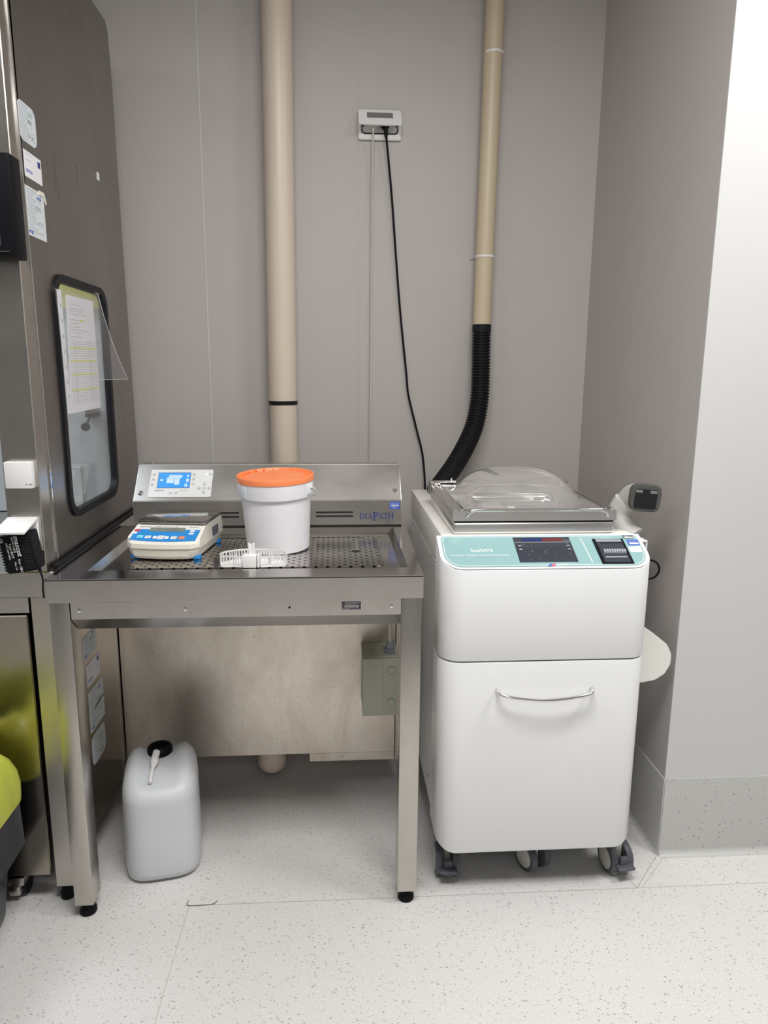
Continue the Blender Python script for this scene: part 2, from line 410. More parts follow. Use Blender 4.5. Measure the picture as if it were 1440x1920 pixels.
# weld lines of the vinyl
def line(a, b, wdt, z, mb): 
    a, b = Vector(a), Vector(b); d = (b-a).normalized(); n = Vector((-d.y, d.x)) * wdt/2
    mb.prism([tuple(a+n), tuple(a-n), tuple(b-n), tuple(b+n)], 0, z)
mb = MB(); line((-.42, 1.752), (.86, 1.745), .0022, .0005, mb); line((.86, 1.745), (2.9, 1.74), .0015, .0005, mb)
struct('trim_1', mb, 'seam')
mb = MB(); line((-.405, 1.75), (-.455, -1.5), .003, .0005, mb); struct('trim_2', mb, basic('pale_weld', (.56, .54, .51), .5))
mb = MB(); line((.86, 1.745), (.98, 1.88), .0025, .0006, mb); line((.875, 1.745), (.995, 1.868), .0015, .0006, mb); line((.86, 1.745), (.835, 1.86), .0025, .0006, mb)
struct('trim_3', mb, 'seam')
struct('trim_4', MB().box((-.469, BY-.0015, .12), (-.465, BY+.001, 3.0)), basic('pale_wall_weld', (.60, .58, .55), .5))
struct('trim_5', MB().box((.0942, BY-.0006, .12), (.0958, BY+.001, 3.0)), 'wseam')
# dark thread caught in the weld
tag(MB().tube(smooth_path([(-.408, 1.768, .0035), (-.412, 1.757, .002), (-.402, 1.751, .0015), (-.37, 1.751, .0015), (-.345, 1.752, .0015), (-.335, 1.758, .002), (-.33, 1.764, .003)]), .0008, 6).build('loose_thread', 'thread'),
    'short dark brown thread lying on the floor weld below the jerrycan', 'thread')

# ================================================================== LEFT: STEEL EXTRACTION WORKSTATION
SX = -.712
ws = empty('extraction_workstation', (-1.2, 2.2, 0), 'tall stainless steel hood workstation at the left edge with side window', 'workstation')
FY = 1.765
# side panel with rounded window opening; local u = Y, v = Z
TX = basis((SX, 0, 0), (0, 1, 0), (0, 0, 1), (1, 0, 0))
outer_w = [(1.84, .95), (2.655, .95), (2.64, 1.3), (2.615, 1.9), (2.603, 2.374), (2.59, 2.50), (2.57, 2.526), (2.42, 2.526), (2.2, 2.53), (1.82, 2.53)]
gy0, gy1, gz0, gz1 = 1.945, 2.380, 1.046, 1.690
win = rrect(gy0+.012, gz0+.012, gy1-.012, gz1-.012, .05, 6)
def panel_with_hole(mb, outer, hole, x0, x1):
    b = bmesh.new()
    for x in (x0, x1):
        vo = [b.verts.new((p[0], p[1], x)) for p in outer]; vh = [b.verts.new((p[0], p[1], x)) for p in hole]
        es = [b.edges.new((vo[k], vo[(k+1) % len(vo)])) for k in range(len(vo))] + [b.edges.new((vh[k], vh[(k+1) % len(vh)])) for k in range(len(vh))]
        bmesh.ops.triangle_fill(b, use_beauty=True, use_dissolve=False, edges=es)
        if x == x0: keep = (vo, vh)
        else:
            for A, B in ((keep[0], vo), (keep[1], vh)):
                for k in range(len(A)): b.faces.new((A[k], A[(k+1) % len(A)], B[(k+1) % len(B)], B[k]))
    bmesh.ops.recalc_face_normals(b, faces=b.faces); mb._merge(b, TX)
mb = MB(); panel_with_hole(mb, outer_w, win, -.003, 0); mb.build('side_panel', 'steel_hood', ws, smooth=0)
g = MB(); g.ring(rrect(gy0, gz0, gy1, gz1, .062, 8), rrect(gy0+.020, gz0+.020, gy1-.020, gz1-.020, .045, 8), -.012, .007, T=TX).build('window_gasket', 'rubber', ws, smooth=30)
MB().prism(rrect(gy0+.012, gz0+.012, gy1-.012, gz1-.012, .05, 8), -.008, -.004, T=TX).build('window_glass', 'glass', ws, smooth=0)
# seam strip and front corner post
MB().prism([(1.832, .952), (1.838, .952), (1.806, 2.53), (1.800, 2.53)], -.001, .0035, T=TX).build('seam_strip', 'chrome', ws, smooth=0)
MB().box((-.795, FY, .953), (SX, 1.835, 2.53), .002, 1).build('front_post', 'steel_v', ws, smooth=0)
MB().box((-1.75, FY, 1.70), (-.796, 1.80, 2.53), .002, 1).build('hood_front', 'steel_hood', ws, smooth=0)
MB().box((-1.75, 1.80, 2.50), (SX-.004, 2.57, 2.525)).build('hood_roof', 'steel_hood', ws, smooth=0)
MB().box((-1.75, 2.570, .953), (SX-.004, 2.582, 2.50)).box((-1.76, 1.80, .953), (-1.75, 2.582, 2.50)).build('hood_liner', 'inner', ws, smooth=0)
# worktop, rails, door, post legs
MB().box((-1.75, 1.775, .883), (-.7, 2.62, .950), .002, 1).build('worktop', 'steel_apron', ws, smooth=0)
MB().box((-1.75, 1.792, .838), (-.775, 1.82, .883)).build('rail', 'steel_apron', ws, smooth=0)
dr = MB().box((-1.35, 1.788, .084), (-.779, 1.806, .832), .003, 1).build('door', 'steel_door', ws)
MB().box((-1.75, 1.83, .10), (-.83, 2.55, .84)).build('cabinet_body', 'darkgap', ws, smooth=0)
for y in (1.79,):
    lg = MB().box((-.770, y, .046), (-.722, y+.05, .883), .002, 1).build('leg', 'steel_v', ws)
    MB().lathe([(.017, 0), (.02, .004), (.02, .018), (.016, .024), (.014, .047)], (-.748, y+.022, 0)).build('foot', 'black', lg)
MB().box((SX-.006, 1.845, .10), (SX, 2.62, .883), .001, 1).build('lower_side_panel', 'steel_door', ws, smooth=0)
MB().box((SX-.003, 2.245, .10), (SX+.002, 2.25, .883)).build('seam_strip', 'steel_v', ws, smooth=0)
# castor below the door
cst = MB().box((-.905, 1.80, .045), (-.86, 1.86, .07), .003).box((-.90, 1.79, .02), (-.868, 1.85, .05), .006).build('castor', 'steel_v', ws)
MB().cyl((-.895, 1.835, .03), (-.862, 1.835, .03), .03, bev=.003).build('wheel', 'rubber', cst)
# dark seal between the hood and the wet bench
MB().tube([(-.702, 1.79, .958), (-.702, 2.6, .958)], .007, 8).build('rubber_seal', 'rubber', ws)
# latch, bracket plate and yellow folder seen through the glass, inside the hood
lt = MB().box((-.850, 2.575, 1.285), (-.810, 2.62, 1.312), .004).tube(smooth_path([(-.83, 2.58, 1.295), (-.837, 2.57, 1.275), (-.845, 2.57, 1.258)]), .004, 8).cyl((-.848, 2.562, 1.252), (-.848, 2.58, 1.252), .014, bev=.003).build('hanging_plug', 'black', ws)
bp = MB().box((-.96, 2.605, .955), (-.887, 2.62, 1.11), .002, 1).build('bracket_plate', 'inner', ws)
for z in (.968, 1.098): MB().cyl((-.945, 2.60, z), (-.945, 2.606, z), .008).build('screw', 'chrome', bp)
MB().box((-1.12, 2.58, 1.37), (-.925, 2.615, 1.56), .002, 1).build('folder', 'folder', ws)
MB().box((-.98, 2.59, 1.645), (-.74, 2.615, 1.76), .002, 1).build('yellow_card_reflection', 'folder', ws)  # added card, its yellow stands in for a reflection on the liner
for o in ws.children:
    if o.name.split('.')[0] in ('hanging_plug', 'bracket_plate', 'folder', 'yellow_card_reflection'): o.location.y -= .045
for pts in ([(2.03, 1.995), (2.035, 1.98), (2.03, 1.955), (2.04, 1.92), (2.045, 1.875)], [(2.02, 1.96), (2.025, 1.93), (2.022, 1.90)], [(2.19, 2.005), (2.20, 1.99), (2.198, 1.95)]):
    MB().tube(smooth_path([(SX+.0001, y, z) for y, z in pts], 4), .0006, 5).build('scratch', 'thread', ws)
# white covers and the little paper labels
c = MB().box((-.783, FY-.022, 1.166), (-.719, FY, 1.230), .003).build('thermostat_cover', 'white', ws)
text('\u2022 \u2022\u2022', .012, basis((-.735, FY-.0224, 1.172), (1, 0, 0), (0, 0, 1), (0, -1, 0)), 'ink', c)
sb = MB().box((-.788, FY-.014, 1.005), (-.720, FY, 1.092), .003).build('socket_box', 'white', ws)
A = basis((0, FY-.008, 1.092), (1, 0, 0), (0, -.975, -.22), (0, -.22, .975))
MB().box((-.790, 0, -.004), (-.718, .088, .003), .002, T=A).build('flap', 'white', sb)

def paper_label(y0, z0, y1, z1, r, lab, kind, mat='label_paper', parent=ws):
    L = MB().prism(rrect(y0, z0, y1, z1, r, 4), .0002, .0008, T=TX).build('paper_label', mat, parent, smooth=0); L['label'] = lab
    wd, ht = y1-y0, z1-z0
    mb = MB(); rnd = random.Random(int(z0*1000))
    rows = int(ht/.0065)
    for i in range(1, rows):
        if kind == 'card' and i not in (1, 3): continue
        z = z1 - ht*i/rows
        x = y0 + wd*.10; end = y0 + wd*(.5 if kind != 'card' else .4) * rnd.uniform(.6, 1.1) + wd*.05
        mb.box((x, z-.0007, .0008), (end, z+.0006, .0010), T=TX)
        if kind != 'card' and rnd.random() < .6:
            x2 = y0+wd*rnd.uniform(.58, .68); mb.box((x2, z-.0007, .0008), (min(y1-wd*.08, x2+wd*rnd.uniform(.1, .3)), z+.0006, .0010), T=TX)
    mb.build('printed_lines', 'ink_soft', L, smooth=0)
    F = lambda y, z: basis((SX+.0009, y, z), (0, 1, 0), (0, 0, 1), (1, 0, 0))
    if kind == 'card':
        MB().box((y1-.022, z1-.022, .0008), (y1-.006, z1-.008, .0011), T=TX).build('stamp', 'navy', L, smooth=0)
        text('SERVIZIO', .0095, F(y0+.006, z0+.012), 'blue', L, bold=.0001)
    if kind == 'round':
        text('2018', .012, F(y0+wd*.50, z1-ht*.45), 'ink', L); text('cert', .018, F(y0+wd*.50, z1-ht*.28), 'ink_green', L); text('20.11.18', .009, F(y0+wd*.50, z0+ht*.18), 'ink', L)
    if kind == 'doc':
        text('mrge', .012, F(y0+wd*.62, z1-ht*.17), 'blue', L, bold=.0002); text('mrge', .012, F(y0+.008, z0+ht*.06), 'blue', L, bold=.0002)
        text('8035', .016, F(y0+wd*.5, z1-ht*.42), 'ink_soft', L); text('20.11.18', .010, F(y0+wd*.55, z1-ht*.72), 'ink_soft', L)
    return L
paper_label(1.820, 1.966, 1.922, 2.052, .022, 'rounded pale label, topmost on the hood side', 'round')
paper_label(1.835, 1.888, 1.936, 1.947, .001, 'rectangular label with a navy stamp', 'card', 'paper')
lb = paper_label(1.823, 1.757, 1.936, 1.868, .001, 'pale inspection label with a peeling corner', 'doc')

MB().prism([(1.905, 1.872), (1.936, 1.872), (1.948, 1.850), (1.944, 1.846), (1.930, 1.862), (1.905, 1.862)], .0009, .003, T=TX).build('peeling_tape', 'cream_plastic', lb, smooth=0)
MB().box((2.378, 2.010, 0), (2.396, 2.034, .003), .001, 1, T=TX).build('sticky_pad', 'white', ws)
paper_label(1.960, .632, 2.079, .70, .001, 'pale label, highest under the bench', 'doc')
paper_label(1.976, .545, 2.090, .612, .001, 'white label with a navy stamp under the bench', 'card', 'paper')
lb = paper_label(1.975, .402, 2.104, .527, .001, 'pale inspection label with black streak under the bench', 'doc')
MB().prism([(2.02, .458), (2.10, .466), (2.10, .472), (2.05, .470), (2.02, .463)], .0011, .0014, T=TX).build('black_streak', 'ink', lb, smooth=0)
paper_label(1.975, .296, 2.094, .386, .02, 'rounded pale label, lowest under the bench', 'round')

# black monitor on the hood front
mo = empty('monitor', (-.9, 1.73, 1.687), 'black monitor housing fixed to the hood front above the white covers', 'monitor')
MB().box((-1.15, 1.700, 1.687), (-.690, 1.756, 1.902), .004).build('housing', 'black', mo)
MB().box((-1.13, 1.697, 1.71), (-.722, 1.7005, 1.885), .002, 1).build('screen', 'screen_dark', mo)
MB().box((-1.13, 1.696, 1.698), (-.705, 1.6995, 1.700)).build('light_line', 'chrome', mo, smooth=0)

# black power adapter plugged into the open socket box
ad = empty('power_adapter', (-.747, 1.722, 1.019), 'black ribbed power adapter plugged into the white box with open flap', 'power adapter', rot=(0, math.radians(-9), math.radians(-3)))
b = MB().box((-.037, -.026, -.046), (.037, .022, .046), .004)
for k in range(12): b.box((-.039, -.026, -.040+k*.007), (-.036, .018, -.0365+k*.007))
for k in range(8): b.box((-.030+k*.0085, -.026, -.0475), (-.026+k*.0085, .018, -.045))
b.build('case', 'black', ad, local=True)
b = MB()
for k in range(11):
    for j in range(3): b.box((.0368, -.018+j*.013, -.038+k*.007), (.0376, -.009+j*.013, -.0345+k*.007))
for k in range(11):
    for j in range(3): b.box((.014+j*.007, -.0266, -.038+k*.007), (.019+j*.007, -.0259, -.0345+k*.007))
b.build('vents', 'darkgap', ad, local=True, smooth=0)
def adT(x, z): return basis((x, -.0265, z), (0, 0, -1), (1, 0, 0), (0, -1, 0))
for s_, sz, x, z in (('mascot', .017, .000, .042), ('power supply', .007, -.006, .040), ('Type 8619', .0085, -.015, .026), ('PRIM: 230V~50Hz', .0055, -.022, .028), ('CE', .009, -.033, .040), ('Out: 12V', .0075, -.002, -.014), ('DC', .0075, -.002, -.037), ('Max 1A', .0065, -.012, -.020)):
    text(s_, sz, adT(x, z), 'white', ad, local=True, shear=.2 if s_ == 'mascot' else 0, depth=.00015, bold=.0002 if s_ == 'mascot' else 0)
MB().tube([(.008, -.005, .0), (.008, .035, .0)], .012, 16).build('plug', 'black', ad, local=True)
MB().tube(smooth_path([(-.712, 1.712, .992), (-.706, 1.711, .972), (-.700, 1.708, .950), (-.6985, 1.700, .930), (-.700, 1.705, .905)]), [.0045]*9+[.0022]*24, 8).build('cord', 'black', ad)

# clear sleeve with a printed list, hung over the window
sl = empty('document_sleeve', (SX+.012, 2.1, 1.65), 'clear plastic sleeve holding a white list with yellow lines over window', 'document sleeve')
fx = SX+.012
rows = [[(fx+.002+.0015*math.sin(u*7+t*4)+.004*u, 1.925+.305*u+.022*t, 1.648-.325*t) for u in [k/10 for k in range(11)]] for t in [k/8 for k in range(9)]]
MB().grid(rows).build('film', 'film', sl, smooth=60)
rows = [[(fx+.006+.030*u*t*t, 2.225+(.03+.15*t)*u, 1.668-.252*t) for u in [k/6 for k in range(7)]] for t in [k/8 for k in range(9)]]
lf = MB().grid(rows).build('loose_film', 'film', sl, smooth=60)
MB().tube([r[-1] for r in rows], .0007, 6).tube(rows[-1], .0007, 6).build('film_edge', 'filmedge', lf)
T = basis((fx, 0, 0), (0, 1, 0), (0, 0, 1), (1, 0, 0))
C4 = [(2.010, 1.640), (2.226, 1.642), (2.233, 1.334), (1.985, 1.330)]
pg = MB().prism(C4, -.002, -.001, T=T).build('paper_sheet', 'paper', sl, smooth=0)
def sheetpt(u, v):
    a = Vector(C4[0]).lerp(Vector(C4[3]), v); b = Vector(C4[1]).lerp(Vector(C4[2]), v); return tuple(a.lerp(b, u))
def sheetbar(mb, u0, u1, v, h): mb.prism([sheetpt(u0, v), sheetpt(u1, v), sheetpt(u1, v+h), sheetpt(u0, v+h)], -.0009, -.0006, T=T)
mb = MB(); rnd = random.Random(3)
for v in (.07, .105, .125, .15, .20, .23, .26, .285, .31, .345): sheetbar(mb, .1, rnd.uniform(.4, .8), v, .0022)
for k in range(27): sheetbar(mb, .06, .97, .385+k*.0205, .0014)
for uu in (.22, .72): mb.prism([sheetpt(uu, .385), sheetpt(uu+.004, .385), sheetpt(uu+.004, .92), sheetpt(uu, .92)], -.0009, -.0006, T=T)
mb.build('printed_lines', 'ink_soft', pg, smooth=0)
mb = MB()
for v in (.435, .545, .665, .80): sheetbar(mb, .06, .95, v, .014)
sheetbar(mb, .42, .54, .19, .022); mb.build('highlighting', 'yellow', pg, smooth=0)
bs = MB().prism([(1.944, 1.646), (1.972, 1.648), (1.984, 1.331), (1.957, 1.331)], -.0005, .0008, T=T).build('binding_strip', 'paper', sl, smooth=0)
for k in range(7):
    t = .12+k*.125; y = 1.962+t*.010; z = 1.645-t*.31; MB().box((y-.003, z-.005, .0008), (y+.003, z+.005, .0011), T=T).build('punched_hole', 'ink_soft', bs, smooth=0)

# ================================================================== STEEL WET BENCH
wb = empty('wet_bench', (-.235, 2.0, 0), 'stainless steel bench with perforated basin and sloped control panel', 'lab bench')
bx0, bx1, by0, by1, bt = -.695, .2215, 1.703, 2.282, .951
TZ = I4
# worktop as a frame round the basin
ox0, ox1, oy0, oy1 = -.62, .190, 1.778, 2.268
b = MB().ring([(bx0, by0), (bx1, by0), (bx1+.012, by1+.03), (bx0, by1+.03)], [(ox0, oy0), (ox1, oy0), (ox1, oy1), (ox0, oy1)], bt-.004, bt)
ins = .016
b.ring([(ox0, oy0), (ox1, oy0), (ox1, oy1), (ox0, oy1)], [(ox0+.0001, oy0+.0001), (ox1-.0001, oy0+.0001), (ox1-.0001, oy1-.0001), (ox0+.0001, oy1-.0001)], bt-.004, bt-.003)
bb = bmesh.new()
o_ = [bb.verts.new((x, y, bt-.001)) for x, y in ((ox0, oy0), (ox1, oy0), (ox1, oy1), (ox0, oy1))]
i_ = [bb.verts.new((x, y, .934)) for x, y in ((ox0+ins, oy0+ins), (ox1-ins, oy0+ins), (ox1-ins, oy1-ins), (ox0+ins, oy1-ins))]
for k in range(4): bb.faces.new((o_[k], o_[(k+1) % 4], i_[(k+1) % 4], i_[k]))
bb.faces.new(i_); bmesh.ops.recalc_face_normals(bb, faces=bb.faces); b._merge(bb)
b.build('worktop', 'steel_top', wb, smooth=0)
b = MB().box((bx0, by0, .891), (bx1, by0+.003, bt-.001), .0008, 1).box((bx0, by0+.003, .891), (bx0+.003, by1, bt-.004)).box((bx1-.003, by0+.003, .891), (bx1, by1, bt-.004))
b.build('apron', 'steel_apron', wb, smooth=0)
pl = MB().prism(rrect(-.545, 1.845, .135, 2.190, (.004, .02, .02, .03), 5), .9342, .9372).build('perforated_plate', 'perf', wb, smooth=0)
MB().cyl((.062, 2.005, .9371), (.062, 2.005, .9376), .0125, seg=28).build('drain_hole', 'darkgap', pl, smooth=0)
MB().box((.128, 1.868, .9372), (.1295, 2.165, .9378)).box((-.5, 2.178, .9372), (.09, 2.180, .9378)).build('groove', 'darkgap', pl, smooth=0)
# rail under the apron with a bevelled lower lip
rl = MB().prism([(1.722, .889), (1.735, .889), (1.775, .803), (1.765, .803), (1.722, .843)], -.646, .1675, T=basis((0, 0, 0), (0, 1, 0), (0, 0, 1), (1, 0, 0))).build('rail', 'steel_apron', wb, smooth=0)
for x in (-.626, -.370, .143): MB().cyl((x, 1.7195, .865), (x, 1.7222, .865), .0048, seg=16, bev=.001).cyl((x, 1.7188, .865), (x, 1.7196, .865), .0018, seg=10).build('screw', 'chrome', rl)
MB().cyl((-.113, 1.7212, .866), (-.113, 1.7222, .866), .003, seg=12).build('screw_hole', 'darkgap', rl)
al = MB().box((.018, 1.7212, .858), (.066, 1.7222, .879)).build('asset_label', 'ink', rl, smooth=0); al['label'] = 'black asset label with white barcode'
mb = MB(); rnd = random.Random(5); x = .026
mb.box((.0245, 1.7208, .8635), (.0285, 1.7213, .870)).box((.0555, 1.7208, .8635), (.0595, 1.7213, .870))
while x < .056:
    w_ = rnd.uniform(.0005, .0016); mb.box((x, 1.7208, .8635), (x+w_, 1.7213, .870)); x += w_+rnd.uniform(.0005, .0012)
mb.build('barcode', 'white', al, smooth=0)
TF = lambda x, y, z: basis((x, y, z), (1, 0, 0), (0, 0, 1), (0, -1, 0))
text('Azienda Ospedaliera', .0044, TF(.026, 1.7210, .8752), 'white', al); text('Fisso Sanitario 008', .0036, TF(.026, 1.7210, .8714), 'white', al); text('INV. 07234', .0036, TF(.020, 1.7210, .8592), 'white', al)
# legs
for x0, x1 in ((-.697, -.648), (.1675, .2205)):
    lg = MB().box((x0, 1.720, .040), (x1, 1.782, .891), .0025, 2).build('leg', 'steel_v', wb)
    xc = (x0+x1)/2
    MB().lathe([(.018, 0), (.0225, .003), (.0225, .012), (.016, .022), (.013, .041)], (xc, 1.748, 0), seg=28).build('foot', 'black', lg)
# rear panel, an unseen box added to block light, and the sloped console above
MB().box((-.7095, 2.284, .142), (.205, 2.292, .934), .001, 1).build('rear_panel', 'steel_back', wb, smooth=0)
MB().box((-.700, 2.293, .150), (.204, 2.43, .899)).build('light_block_box', 'steel_back', wb, smooth=0)
MB().box((-.09, 2.287, .110), (.205, 2.294, .141), .001, 1).build('skirt_panel', 'steel_back', wb, smooth=0)
MB().box((.207, 2.27, .12), (.213, 2.30, .89)).box((.2145, 2.285, .11), (.219, 2.30, .89)).build('edge_strip', 'steel_v', wb, smooth=0)
cy0, cy1, cz0, cz1, cz2 = 2.282, 2.384, .951, 1.037, 1.1405
TS = basis((0, 0, 0), (0, 1, 0), (0, 0, 1), (1, 0, 0))
cs = MB().prism([(cy0, cz0+.004), (cy0, cz1), (cy1, cz2), (cy1+.06, cz2), (cy1+.06, .90), (cy0+.012, .90), (cy0+.012, cz0+.004)], -.638, .2195, T=TS, bev=.0015).build('console', 'steel_panel', wb)
MB().box((-.638, cy0+.002, cz0), (.2195, cy0+.011, cz0+.0045)).build('gap', 'darkgap', wb, smooth=0)
sl_ = math.atan2(cz2-cz1, cy1-cy0); ca, sa = math.cos(sl_), math.sin(sl_)
TC = basis((0, cy0, cz1), (1, 0, 0), (0, ca, sa), (0, -sa, ca))   # x = X, y = up the slope
SL = lambda z: (z-cz1)/sa
def TCt(x, v, h=.0012): return TC @ Matrix.Translation((x, v, h))
for a0, a1 in ((-.40, -.305), (-.060, .062)):
    for z in (.997, .984): MB().prism(rrect(a0, z-.0028, a1, z+.0028, .0027, 4), .0, .0006, T=TF(0, cy0+.0001, 0)).build('vent_slot', 'darkgap', cs, smooth=0)
for x, v in ((-.618, SL(1.059)), (.200, SL(1.063))): MB().lathe([(.0085, 0), (.0085, .002), (.006, .0045), (0, .005)], (x, v, 0), 20, T=TC).build('bolt', 'chrome', cs)
for x in (-.60, .185): MB().lathe([(.006, 0), (.006, .002), (.003, .004), (0, .0045)], (x, cy1+.02, cz2), 16).build('bolt', 'chrome', cs)
al = MB().box((.180, -.0004, 1.006), (.214, .0006, 1.031), T=basis((0, cy0-.0004, 0), (1, 0, 0), (0, 1, 0), (0, 0, 1))).build('asset_label', 'blue', cs, smooth=0); al['label'] = 'small blue asset label with white barcode'
mb = MB(); x = .184; rnd = random.Random(9)
while x < .209:
    w_ = rnd.uniform(.0005, .0016); mb.box((x, cy0-.0014, 1.0155), (x+w_, cy0-.0007, 1.0215)); x += w_+rnd.uniform(.0004, .001)
mb.build('barcode', 'white', al, smooth=0)
text('AZIENDA OSPED.', .0035, TF(.183, cy0-.0009, 1.0245), 'white', al); text('0072841', .0035, TF(.190, cy0-.0009, 1.0095), 'white', al)

# serif wordmark made of thick and thin strokes
def serif_word(word, x, z, h, T, mat, parent, big='P', bs=1.45, name='wordmark'):
    mb = MB(); cur = x
    thick, thin = .17, .06
    def bar(x0, y0, x1, y1): mb.box((x0, y0, 0), (x1, y1, .0006), T=T)
    def quad(pts): mb.prism(pts, 0, .0006, T=T)
    def arc(cx, cy, rx, ry, a0, a1, th):
        n = 14; o, i = [], []
        for k in range(n+1):
            a = math.radians(a0+(a1-a0)*k/n); q = th*(.35+.65*abs(math.cos(a)))
            o.append((cx+rx*math.cos(a), cy+ry*math.sin(a))); i.append((cx+(rx-q)*math.cos(a), cy+(ry-q*.6)*math.sin(a)))
        for k in range(n): quad([o[k], o[k+1], i[k+1], i[k]])
    for ch in word:
        H = h*(bs if ch == big else 1); z0 = z - (H-h)*.62 if ch == big else z
        tk, tn = thick*H, thin*H
        if ch == 'I':
            bar(cur+.05*H, z0, cur+.05*H+tk, z0+H); bar(cur, z0, cur+.1*H+tk, z0+tn); bar(cur, z0+H-tn, cur+.1*H+tk, z0+H); cur += .40*H
        elif ch in 'DP':
            bar(cur+.06*H, z0, cur+.06*H+tk, z0+H); bar(cur, z0, cur+.12*H+tk, z0+tn); bar(cur, z0+H-tn, cur+.3*H, z0+H)
            if ch == 'D': bar(cur, z0, cur+.3*H, z0+tn); arc(cur+.28*H, z0+.5*H, .5*H, .5*H, -90, 90, tk*1.05); cur += .92*H
            else: arc(cur+.26*H, z0+.74*H, .36*H, .26*H, -90, 90, tk*1.05); bar(cur+.06*H, z0+.48*H, cur+.28*H, z0+.48*H+tn); cur += .62*H
        elif ch == 'A':
            W = .82*H; quad([(cur+.05*H, z0), (cur+.05*H+tn*1.2, z0), (cur+W*.5+tn*.3, z0+H), (cur+W*.5-tn*.9, z0+H)])
            quad([(cur+W-.06*H-tk, z0), (cur+W-.06*H, z0), (cur+W*.5+tn*.8, z0+H), (cur+W*.5-tk*.55, z0+H)])
            bar(cur+.2*H, z0+.33*H, cur+W-.22*H, z0+.33*H+tn); bar(cur, z0, cur+.22*H, z0+tn); bar(cur+W-.34*H, z0, cur+W, z0+tn); cur += W+.04*H
        elif ch == 'T':
            W = .74*H; bar(cur+W/2-tk/2, z0, cur+W/2+tk/2, z0+H); bar(cur, z0+H-tn, cur+W, z0+H); bar(cur, z0+H-.2*H, cur+tn, z0+H); bar(cur+W-tn, z0+H-.2*H, cur+W, z0+H); bar(cur+W/2-tk, z0, cur+W/2+tk, z0+tn); cur += W+.08*H
        elif ch == 'H':
            W = .86*H
            for q in (0, W-.12*H-tk): bar(cur+q+.06*H, z0, cur+q+.06*H+tk, z0+H); bar(cur+q, z0, cur+q+.12*H+tk, z0+tn); bar(cur+q, z0+H-tn, cur+q+.12*H+tk, z0+H)
            bar(cur+.1*H, z0+.48*H, cur+W-.1*H, z0+.48*H+tn); cur += W+.08*H
    return mb.build(name, mat, parent, smooth=0)
serif_word('DIAPATH', .083, .974, .0198, TF(0, cy0-.0001, 0), 'navy', cs)

# control display on the slope
cp = MB().prism(rrect(-.594, SL(1.047), -.395, SL(1.1245), .005, 4), .0005, .0015, T=TC).build('control_panel', 'panelgrey', wb, smooth=0)
scv0, scv1 = SL(1.073), SL(1.1155); scx0, scx1 = -.568, -.467
MB().box((scx0-.0015, scv0-.0015, .0014), (scx1+.0015, scv1+.0015, .0017), T=TC).build('screen_bezel', 'ink', cp, smooth=0)
sc = MB().box((scx0, scv0, .0017), (scx1, scv1, .0019), T=TC).build('screen', 'screen_blue', cp, smooth=0)
h_ = scv1-scv0
b = MB()
b.prism([(-.543, scv0+.62*h_), (-.497, scv0+.62*h_), (-.490, scv0+.76*h_), (-.532, scv0+.76*h_)], .0019, .0021, T=TC)
b.box((-.541, scv0+.30*h_, .0019), (-.518, scv0+.60*h_, .0021), T=TC).box((-.516, scv0+.20*h_, .0019), (-.500, scv0+.60*h_, .0021), T=TC)
b.box((-.535, scv0+.78*h_, .0019), (-.494, scv0+.86*h_, .0021), T=TC).box((-.562, scv0+.45*h_, .0019), (-.552, scv0+.56*h_, .0021), T=TC)
b.box((-.479, scv0+.38*h_, .0019), (-.471, scv0+.6*h_, .0021), T=TC).box((-.478, scv0+.72*h_, .0019), (-.472, scv0+.86*h_, .0021), T=TC).box((-.482, scv0+.06*h_, .0019), (-.474, scv0+.26*h_, .0021), T=TC)
b.build('bench_icon', 'screen_lit', sc, smooth=0)
def key(x, z, glyph):
    b = MB(); v = SL(z); s2 = .0045
    b.ring(rrect(x-s2, v-s2, x+s2, v+s2, .001, 2), rrect(x-s2+.0005, v-s2+.0005, x+s2-.0005, v+s2-.0005, .0008, 2), .0015, .0018, T=TC)
    g = .0022
    tri = {'r': [(-g, -g), (g, 0), (-g, g)], 'l': [(g, -g), (g, g), (-g, 0)], 'u': [(-g, -g), (g, -g), (0, g)], 'd': [(-g, g), (0, -g), (g, g)], 'o': [(-g, -.0006), (g, -.0006), (g, .0006), (-g, .0006)]}[glyph]
    b.prism([(x+p[0], v+p[1]) for p in tri], .0015, .0018, T=TC)
    b.build('key', 'ink', cp, smooth=0)
for x, z, g_ in ((-.583, 1.110, 'r'), (-.584, 1.096, 'r'), (-.585, 1.082, 'r'), (-.456, 1.110, 'l'), (-.456, 1.097, 'l'), (-.456, 1.083, 'l'), (-.419, 1.083, 'u'), (-.435, 1.071, 'l'), (-.419, 1.071, 'o'), (-.403, 1.071, 'r'), (-.419, 1.059, 'd'), (-.524, 1.058, 'o'), (-.506, 1.058, 'd'), (-.403, 1.111, 'o')): key(x, z, g_)
serif_word('DIAPATH', -.575, SL(1.0635), .0052, TC @ Matrix.Translation((0, 0, .0014)), 'ink', cp)
text('mrslater', .008, TCt(-.498, SL(1.0635), .0016), 'ink_soft', cp, shear=.4)
MB().lathe([(.0022, 0), (.0015, .0015), (0, .002)], (-.416, SL(1.112), .0015), 12, T=TC).build('indicator_light', 'led', cp)

